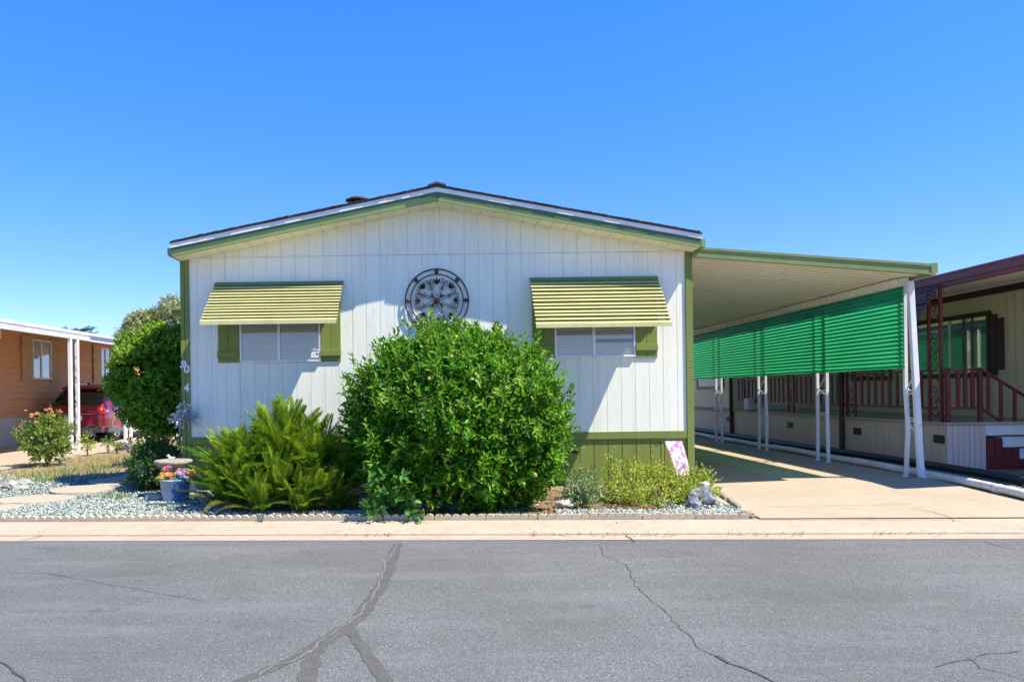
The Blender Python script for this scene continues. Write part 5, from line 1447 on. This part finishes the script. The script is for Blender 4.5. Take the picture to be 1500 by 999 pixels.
ang = math.atan(STREET)
def edging_mesh(mb, n, pitch, hgt, th):
    poly = [(0, -.06)]
    for i in range(n):
        for k in range(7):
            a = PI - PI*k/6; poly.append((pitch*(i+.5) + pitch*.5*math.cos(a)*.99, hgt-.034 + .040*math.sin(a)))
    poly.append((pitch*n, -.06)); mb.prism_y([(x, z) for x, z in poly], -th/2, th/2)
b = MB(); edging_mesh(b, 6, .095, .060, .055)
x = -7.1; proto = None; gap = False
EL_ = 'tan scalloped concrete edging block in the long row along the sidewalk'
i = 0
while x < 3.14:
    loc = (x, sy(8.825, x), ground_z(x, sy(8.80, x)))
    if proto is None:
        proto = b.build('edging_block', M['concrete_edge'], origin=(0, 0, 0), bevel=.004); proto.location = loc
        tag(proto, EL_, 'edging', 'edging blocks along the sidewalk'); o = proto
    else: o = dup(proto, loc, group='edging blocks along the sidewalk')
    o.rotation_euler = (random.uniform(-.05, .05), random.uniform(-.008, .008), ang + random.uniform(-.012, .012))
    o.location.z += random.uniform(-.004, .005)
    px_ = 660 + x/8.8*1150
    x += .57 + (.06 if 110 < px_ < 150 else random.uniform(.0, .012)); i += 1
b = MB(); edging_mesh(b, 4, .085, .055, .05); proto = None
pa, pb = GG(1083, 746), GG(1049, 724)
for k in range(4):
    p = pa.lerp(pb, k/4)
    if proto is None: proto = b.build('driveway_edging_block', M['concrete_edge_grey'], origin=(0, 0, 0), bevel=.004); tag(proto, 'dark mossy scalloped edging block between the boulder and the driveway', 'edging', 'dark edging blocks beside the driveway'); o = proto
    else: o = dup(proto, p)
    o.location = (p.x, p.y, ground_z(p.x, p.y)); o.rotation_euler = (0, 0, math.atan2(pb.y-pa.y, pb.x-pa.x) + random.uniform(-.06, .06))

def rock(name, label, c, s, mat, seed, rot=0, cat='rock', rough=.28, det=3, group=None):
    bm = bmesh.new(); bmesh.ops.create_icosphere(bm, subdivisions=det, radius=1)
    for v in bm.verts:
        p = v.co.copy(); q = p*1.3 + Vector((seed*3.1, seed*1.7, seed))
        f = 1 + rough*mnoise.noise(q) + rough*.55*mnoise.noise(q*2.4) + rough*.25*mnoise.noise(q*5.5)
        cell = mnoise.cell(q*1.1); f += .06*cell
        v.co = Vector((p.x*s[0], p.y*s[1], max(p.z, -.45)*s[2]))*f
    me = bpy.data.meshes.new(name); bm.to_mesh(me); bm.free()
    me.transform(Matrix.Rotation(rot, 4, 'Z'))
    o = link_mesh(name, me, M[mat]); o.location = c; return tag(o, label, cat, group)
def at(px, py, dz=0): p = GG(px, py); return Vector((p.x, p.y, p.z+dz))
p = at(1031, 742); rock('boulder', 'large rugged blue-grey granite boulder at the driveway corner of the bed', p + Vector((0, .08, .09)), (.185, .13, .15), 'granite', 4, .3, rough=.36)
rock('boulder', 'smooth grey stone leaning against the left side of the big granite boulder', at(1018, 746) + Vector((0, .05, .05)), (.09, .08, .075), 'granite', 7, .3)
rock('garden_rock', 'small white and grey rock behind the granite boulder', at(996, 731, .05), (.075, .06, .06), 'granite', 9)
rock('garden_rock', 'small flat tan rock right of the white and grey rock', at(1007, 731, .03), (.08, .06, .045), 'white_rock', 10)
rock('garden_rock', 'pale cream rock between the big bush and the edging', at(829, 744, .05), (.12, .09, .06), 'white_rock', 33)
rock('garden_rock', 'flat brown rock at the end of the sidewalk edging row', at(1097, 757, .02), (.11, .07, .055), 'tan_rock', 14, 0, 'rock', .35)
rock('garden_rock', 'dark purplish rock half hidden under the big bush', at(668, 748, .05), (.11, .09, .075), 'purple_rock', 15)
rock('garden_rock', 'pale grey rock under the right side of the big bush', at(686, 742, .07), (.07, .06, .09), 'granite', 16)
rock('garden_rock', 'grey rock behind the leafy sucker', at(536, 742, .07), (.10, .09, .11), 'granite', 17)
rock('garden_rock', 'low grey stone beside the leafy sucker under the big bush', at(556, 746, .04), (.12, .08, .06), 'dark_rock', 18)
rock('garden_rock', 'long low slate-grey stone in the shade beneath the big bush', at(626, 745, .03), (.22, .09, .065), 'dark_rock', 19)
rock('garden_rock', 'grey rock at the foot of the low dark shrub', at(226, 734, .04), (.13, .09, .07), 'grey_rock', 20)
rock('garden_rock', 'rounded tan-grey rock left of the rose bush in the gravel', at(16, 716, .05), (.12, .10, .08), 'grey_rock', 21)
rock('garden_rock', 'jagged grey rock among the pile in the left gravel', at(34, 714, .05), (.14, .10, .08), 'grey_rock', 22, .4)
rock('garden_rock', 'flat low rock in front of the jagged grey rock', at(30, 718, .03), (.13, .07, .045), 'grey_rock', 23)
rock('garden_rock', 'dark rounded stone by the far white carport post', at(183, 659, .05), (.22, .15, .13), 'dark_rock', 25)
# stepping stones
def step(px0, px1, py0, py1, seed, label):
    a, c, n_, f_ = GG(px0, (py0+py1)/2), GG(px1, (py0+py1)/2), GG((px0+px1)/2, py1), GG((px0+px1)/2, py0)
    cx_, cy_ = (a.x+c.x)/2, (n_.y+f_.y)/2; rx, ry = (c.x-a.x)/2, (f_.y-n_.y)/2
    r = random.Random(seed); k = 22; poly = []
    for i in range(k):
        t_ = 2*PI*i/k; q = 1 + r.uniform(-.06, .06) + .07*math.sin(2*t_+seed); poly.append((cx_ + rx*q*math.cos(t_), cy_ + ry*q*math.sin(t_)))
    z = ground_z(cx_, cy_); b = MB(); b.prism_z(poly, z-.02, z+.042)
    tag(b.build('stepping_stone', M['stone_step'], origin=(cx_, cy_, z), bevel=.008), label, 'stepping stone', 'stepping stones in the gravel')
step(0, 98, 727, 742, 1, 'large pale stepping stone nearest the sidewalk edging, second from the left')
step(79, 160, 713, 727, 2, 'stepping stone half in the house shade, half in sun')
step(138, 206, 701, 713, 3, 'stepping stone lying fully in the blue shade')
step(182, 236, 693, 701, 4, 'farthest stepping stone, beside the low dark shrub')
step(-40, 28, 741, 753, 5, 'pale stepping stone cut by the left edge, against the sidewalk edging')

# ================================================================== birdbath, flower tub, flag, lamp
p = GG(254, 722); p = Vector((W(254, 700, 10.75).x, 10.75, ground_z(-3.8, 10.75)))
bb = thing('birdbath', 'rustic stone birdbath with a broad rough top behind the flower tub', 'birdbath', p)
zt = W(254, 676, 10.75).z - p.z
b = MB(); b.lathe([(.16, -.02), (.17, .04), (.10, .09), (.085, zt*.5), (.10, zt-.13), (.15, zt-.08)], p, 18, jit=.05); b.build('pedestal', M['cast_stone'], bb, smooth=True)
b = MB(); b.lathe([(.12, zt-.085), (.215, zt-.05), (.252, zt-.015), (.25, zt+.016), (.222, zt+.026), (.18, zt+.004), (0.0, zt-.006)], p, 28, jit=.065); b.build('basin', M['cast_stone'], bb, smooth=True)
q = p + Vector((-.03, -.02, zt+.02)); f = thing('bird_figurine', 'small white bird figurine perched on the stone birdbath', 'figurine', q)
b = MB()
ball(q + Vector((0, 0, .028)), .030, b, .85); ball(q + Vector((-.026, -.004, .062)), .019, b); b.tube([q + Vector((.015, 0, .03)), q + Vector((.062, .004, .04))], [.018, .006], 8); b.tube([q + Vector((-.04, -.006, .062)), q + Vector((-.056, -.008, .058))], [.006, .001], 6)
b.build('body', M['white_plaster'], f, smooth=True)

p = GG(257, 738); p.z = ground_z(p.x, p.y+.2); p.y += .2; p.x = W(257.5, 730, p.y).x
tb = thing('flower_tub', 'blue and grey painted tub of artificial spring flowers', 'flower pot', p)
s = 1.0
b = MB(); b.lathe([(.150, 0), (.165, .02), (.196, .275), (.205, .28), (.205, .30), (.190, .30), (.182, .24), (0, .24)], p, 30); b.build('tub', M['tub'], tb, smooth=True)
b = MB()
fl = [(-.20, -.05, .34, .085, 'petal_orange'), (-.13, -.12, .37, .10, 'petal_yellow'), (-.05, -.10, .42, .10, 'petal_yellow'), (-.16, 0, .44, .09, 'petal_yellow'), (-.13, .02, .52, .10, 'petal_pink'), (-.10, .04, .58, .07, 'petal_pink'), (0, -.12, .36, .07, 'petal_orange'),
      (.03, -.05, .44, .075, 'petal_orange'), (.06, .02, .50, .09, 'petal_pink'), (.10, -.08, .44, .10, 'petal_lilac'), (.14, 0, .50, .09, 'petal_lilac'), (.06, -.15, .33, .085, 'petal_teal'), (.17, -.10, .38, .08, 'petal_lilac'),
      (.20, -.02, .46, .10, 'petal_yellow'), (.24, -.04, .40, .085, 'petal_orange'), (.13, -.14, .40, .055, 'petal_teal'), (.30, -.02, .42, .06, 'petal_lilac'), (.02, .08, .46, .08, 'petal_white'), (.22, .06, .48, .08, 'petal_orange')]
for (x, y, z, r, mt) in fl:
    z = .27 + (z-.33)*.62; r *= .82; q = p + Vector((x, y, z)); flower(tb, q, r, M[mt], 18, name='flower'); b.tube([p + Vector((x*.4, y*.4+.02, .2)), p + Vector((x*.8, y*.7, z*.8)), q], .005, 5)
b.build('stem', M['stem_green'], tb)
n = 90; P = np.array(p) + np.stack([rng.uniform(-.2, .24, n), rng.uniform(-.14, .1, n), rng.uniform(.27, .33, n)], 1)
leaf_mesh('foliage', P, rng.normal(size=(n, 3)) + np.array([0, -.2, .2]), rng.normal(size=(n, 3)), .08, .035, M['citrus_low'], tb)
# white ribbon tassel hanging at the right
b = MB(); q = p + Vector((.215, -.05, .33))
for k in range(6): b.tube([q, q + Vector((.01+.008*k, -.01, -.10)), q + Vector((.0+.014*k, -.015+.006*k, -.20))], [.003, .008, .010], 5)
b.build('ribbon', M['petal_white'], tb)

# garden flag on a scrolled metal stake, blown to the right
y = 11.0; a0 = GG(968, 714); ft, fb = W(974, 646.5, y), W(1004, 694, y)
sx = W(968.5, 680, y).x
fg = thing('garden_flag', 'small white garden flag with pink and purple flower print on a metal stake', 'flag', (sx, y, ground_z(sx, y)))
b = MB(); z0 = ground_z(sx, y)-.02; zt = ft.z+.02
b.tube([(sx, y, z0), (sx, y, zt), (sx+.02, y, zt+.015), (W(1003, 646, y).x, y, zt+.004)], .006, 6)
b.tube([(sx-.05+.045*math.cos(k*.35)*(1-k/40), y, zt-.06+.045*math.sin(k*.35)*(1-k/40)) for k in range(30)], .0045, 5); b.tube([(sx-.003, y, zt-.05), (sx-.05, y, zt-.015)], .0045, 5)
b.tube([(sx-.03, y, z0), (sx-.005, y, z0+.25)], .006, 6)
b.build('stake', M['iron'], fg)
A, B_, Cc, D_ = W(973.5, 646, y), W(999, 646, y), W(1005.5, 693.5, y), W(987, 695, y)
m = MB(); nu, nv = 8, 14; vs = []
for j in range(nv+1):
    v = j/nv
    for i in range(nu+1):
        u = i/nu; p = A.lerp(B_, u).lerp(D_.lerp(Cc, u), v); vs.append((p.x + .012*math.sin(v*PI), y - .16*v - .010*math.sin(u*7+v*3)*v, p.z))
m.add(vs, [(j*(nu+1)+i, j*(nu+1)+i+1, (j+1)*(nu+1)+i+1, (j+1)*(nu+1)+i) for j in range(nv) for i in range(nu)])
m.build('cloth', M['flag_print'], fg, smooth=True)

# solar path lamp behind the boulder
p = at(1033, 733); p.y = 9.75; p.x = W(1032.5, 715, 9.75).x; p.z = ground_z(p.x, p.y)
lp = thing('path_lamp', 'small solar path lamp with a domed cap behind the granite boulder', 'garden lamp', p)
z = W(1032, 706, 9.75).z - p.z
b = MB(); b.lathe([(.012, -.05), (.012, z-.11), (.03, z-.105), (.03, z-.098)], p, 12); b.build('stake', M['grey_plastic'], lp)
b = MB(); b.lathe([(.026, z-.0975), (.040, z-.030)], p, 16); b.build('lens', M['lens'], lp, smooth=True)
b = MB(); b.lathe([(.062, z-.032), (.066, z-.026), (.058, z-.010), (.03, z+.004), (.012, z+.010), (0, z+.012)], p, 20); b.build('cap', M['alu'], lp, smooth=True)

# ================================================================== daylight
SUN = Vector((2.0, -1.0, 3.4)).normalized()
wd = bpy.data.worlds.new('World'); scene.world = wd; wd.use_nodes = True
nt = wd.node_tree; bg = nt.nodes['Background']
sk = nt.nodes.new('ShaderNodeTexSky'); sk.sky_type = 'NISHITA'; sk.sun_disc = False
sk.sun_elevation = math.asin(SUN.z); sk.sun_rotation = math.atan2(SUN.x, SUN.y)
sk.altitude = 1800; sk.air_density = 1.0; sk.dust_density = 0; sk.ozone_density = 1.6
hs = nt.nodes.new('ShaderNodeHueSaturation'); hs.inputs['Saturation'].default_value = 1.38
tint = nt.nodes.new('ShaderNodeMix'); tint.data_type = 'RGBA'; tint.blend_type = 'MULTIPLY'; tint.inputs[0].default_value = 1; tint.inputs[7].default_value = (1.0, .91, .98, 1)
nt.links.new(sk.outputs[0], hs.inputs['Color']); nt.links.new(hs.outputs[0], tint.inputs[6])
tcw = nt.nodes.new('ShaderNodeTexCoord'); sp = nt.nodes.new('ShaderNodeSeparateXYZ'); nt.links.new(tcw.outputs['Generated'], sp.inputs[0])
rw_ = nt.nodes.new('ShaderNodeValToRGB'); rw_.color_ramp.elements[0].position = 0; rw_.color_ramp.elements[0].color = (.42, .44, .70, 1); rw_.color_ramp.elements[1].position = .42; rw_.color_ramp.elements[1].color = (1.0, .80, .93, 1)
nt.links.new(sp.outputs[2], rw_.inputs['Fac']); nt.links.new(rw_.outputs['Color'], tint.inputs[7]); nt.links.new(tint.outputs[2], bg.inputs[0])
bg.inputs[1].default_value = .15
ld = bpy.data.lights.new('sun', 'SUN'); ld.energy = 4.0; ld.angle = math.radians(.53); ld.color = (1, .92, .77)
lo_ = bpy.data.objects.new('sun', ld); COL.objects.link(lo_); lo_.rotation_euler = (-SUN).to_track_quat('-Z', 'Y').to_euler(); lo_.location = (20, -10, 30)

cam = bpy.data.cameras.new('camera'); co = bpy.data.objects.new('camera', cam); COL.objects.link(co)
cam.sensor_width = 36; cam.lens = 36*FPX/1500; cam.shift_x = (750-VX)/1500; cam.shift_y = (VY-499.5)/1500
cam.clip_start = .1; cam.clip_end = 3000
Mx = Matrix(((CR, SR, 0, 0), (0, 0, -1, 0), (-SR, CR, 0, CAMH), (0, 0, 0, 1)))
co.matrix_world = Mx
scene.camera = co
scene.view_settings.view_transform = 'Standard'; scene.view_settings.look = 'None'; scene.view_settings.gamma = 1
scene.view_settings.use_curve_mapping = False; scene.view_settings.exposure = 1.2
cy = scene.cycles
cy.use_denoising = True
try: cy.denoiser = 'OPENIMAGEDENOISE'
except Exception: pass
cy.max_bounces = 8; cy.transparent_max_bounces = 12; cy.diffuse_bounces = 4
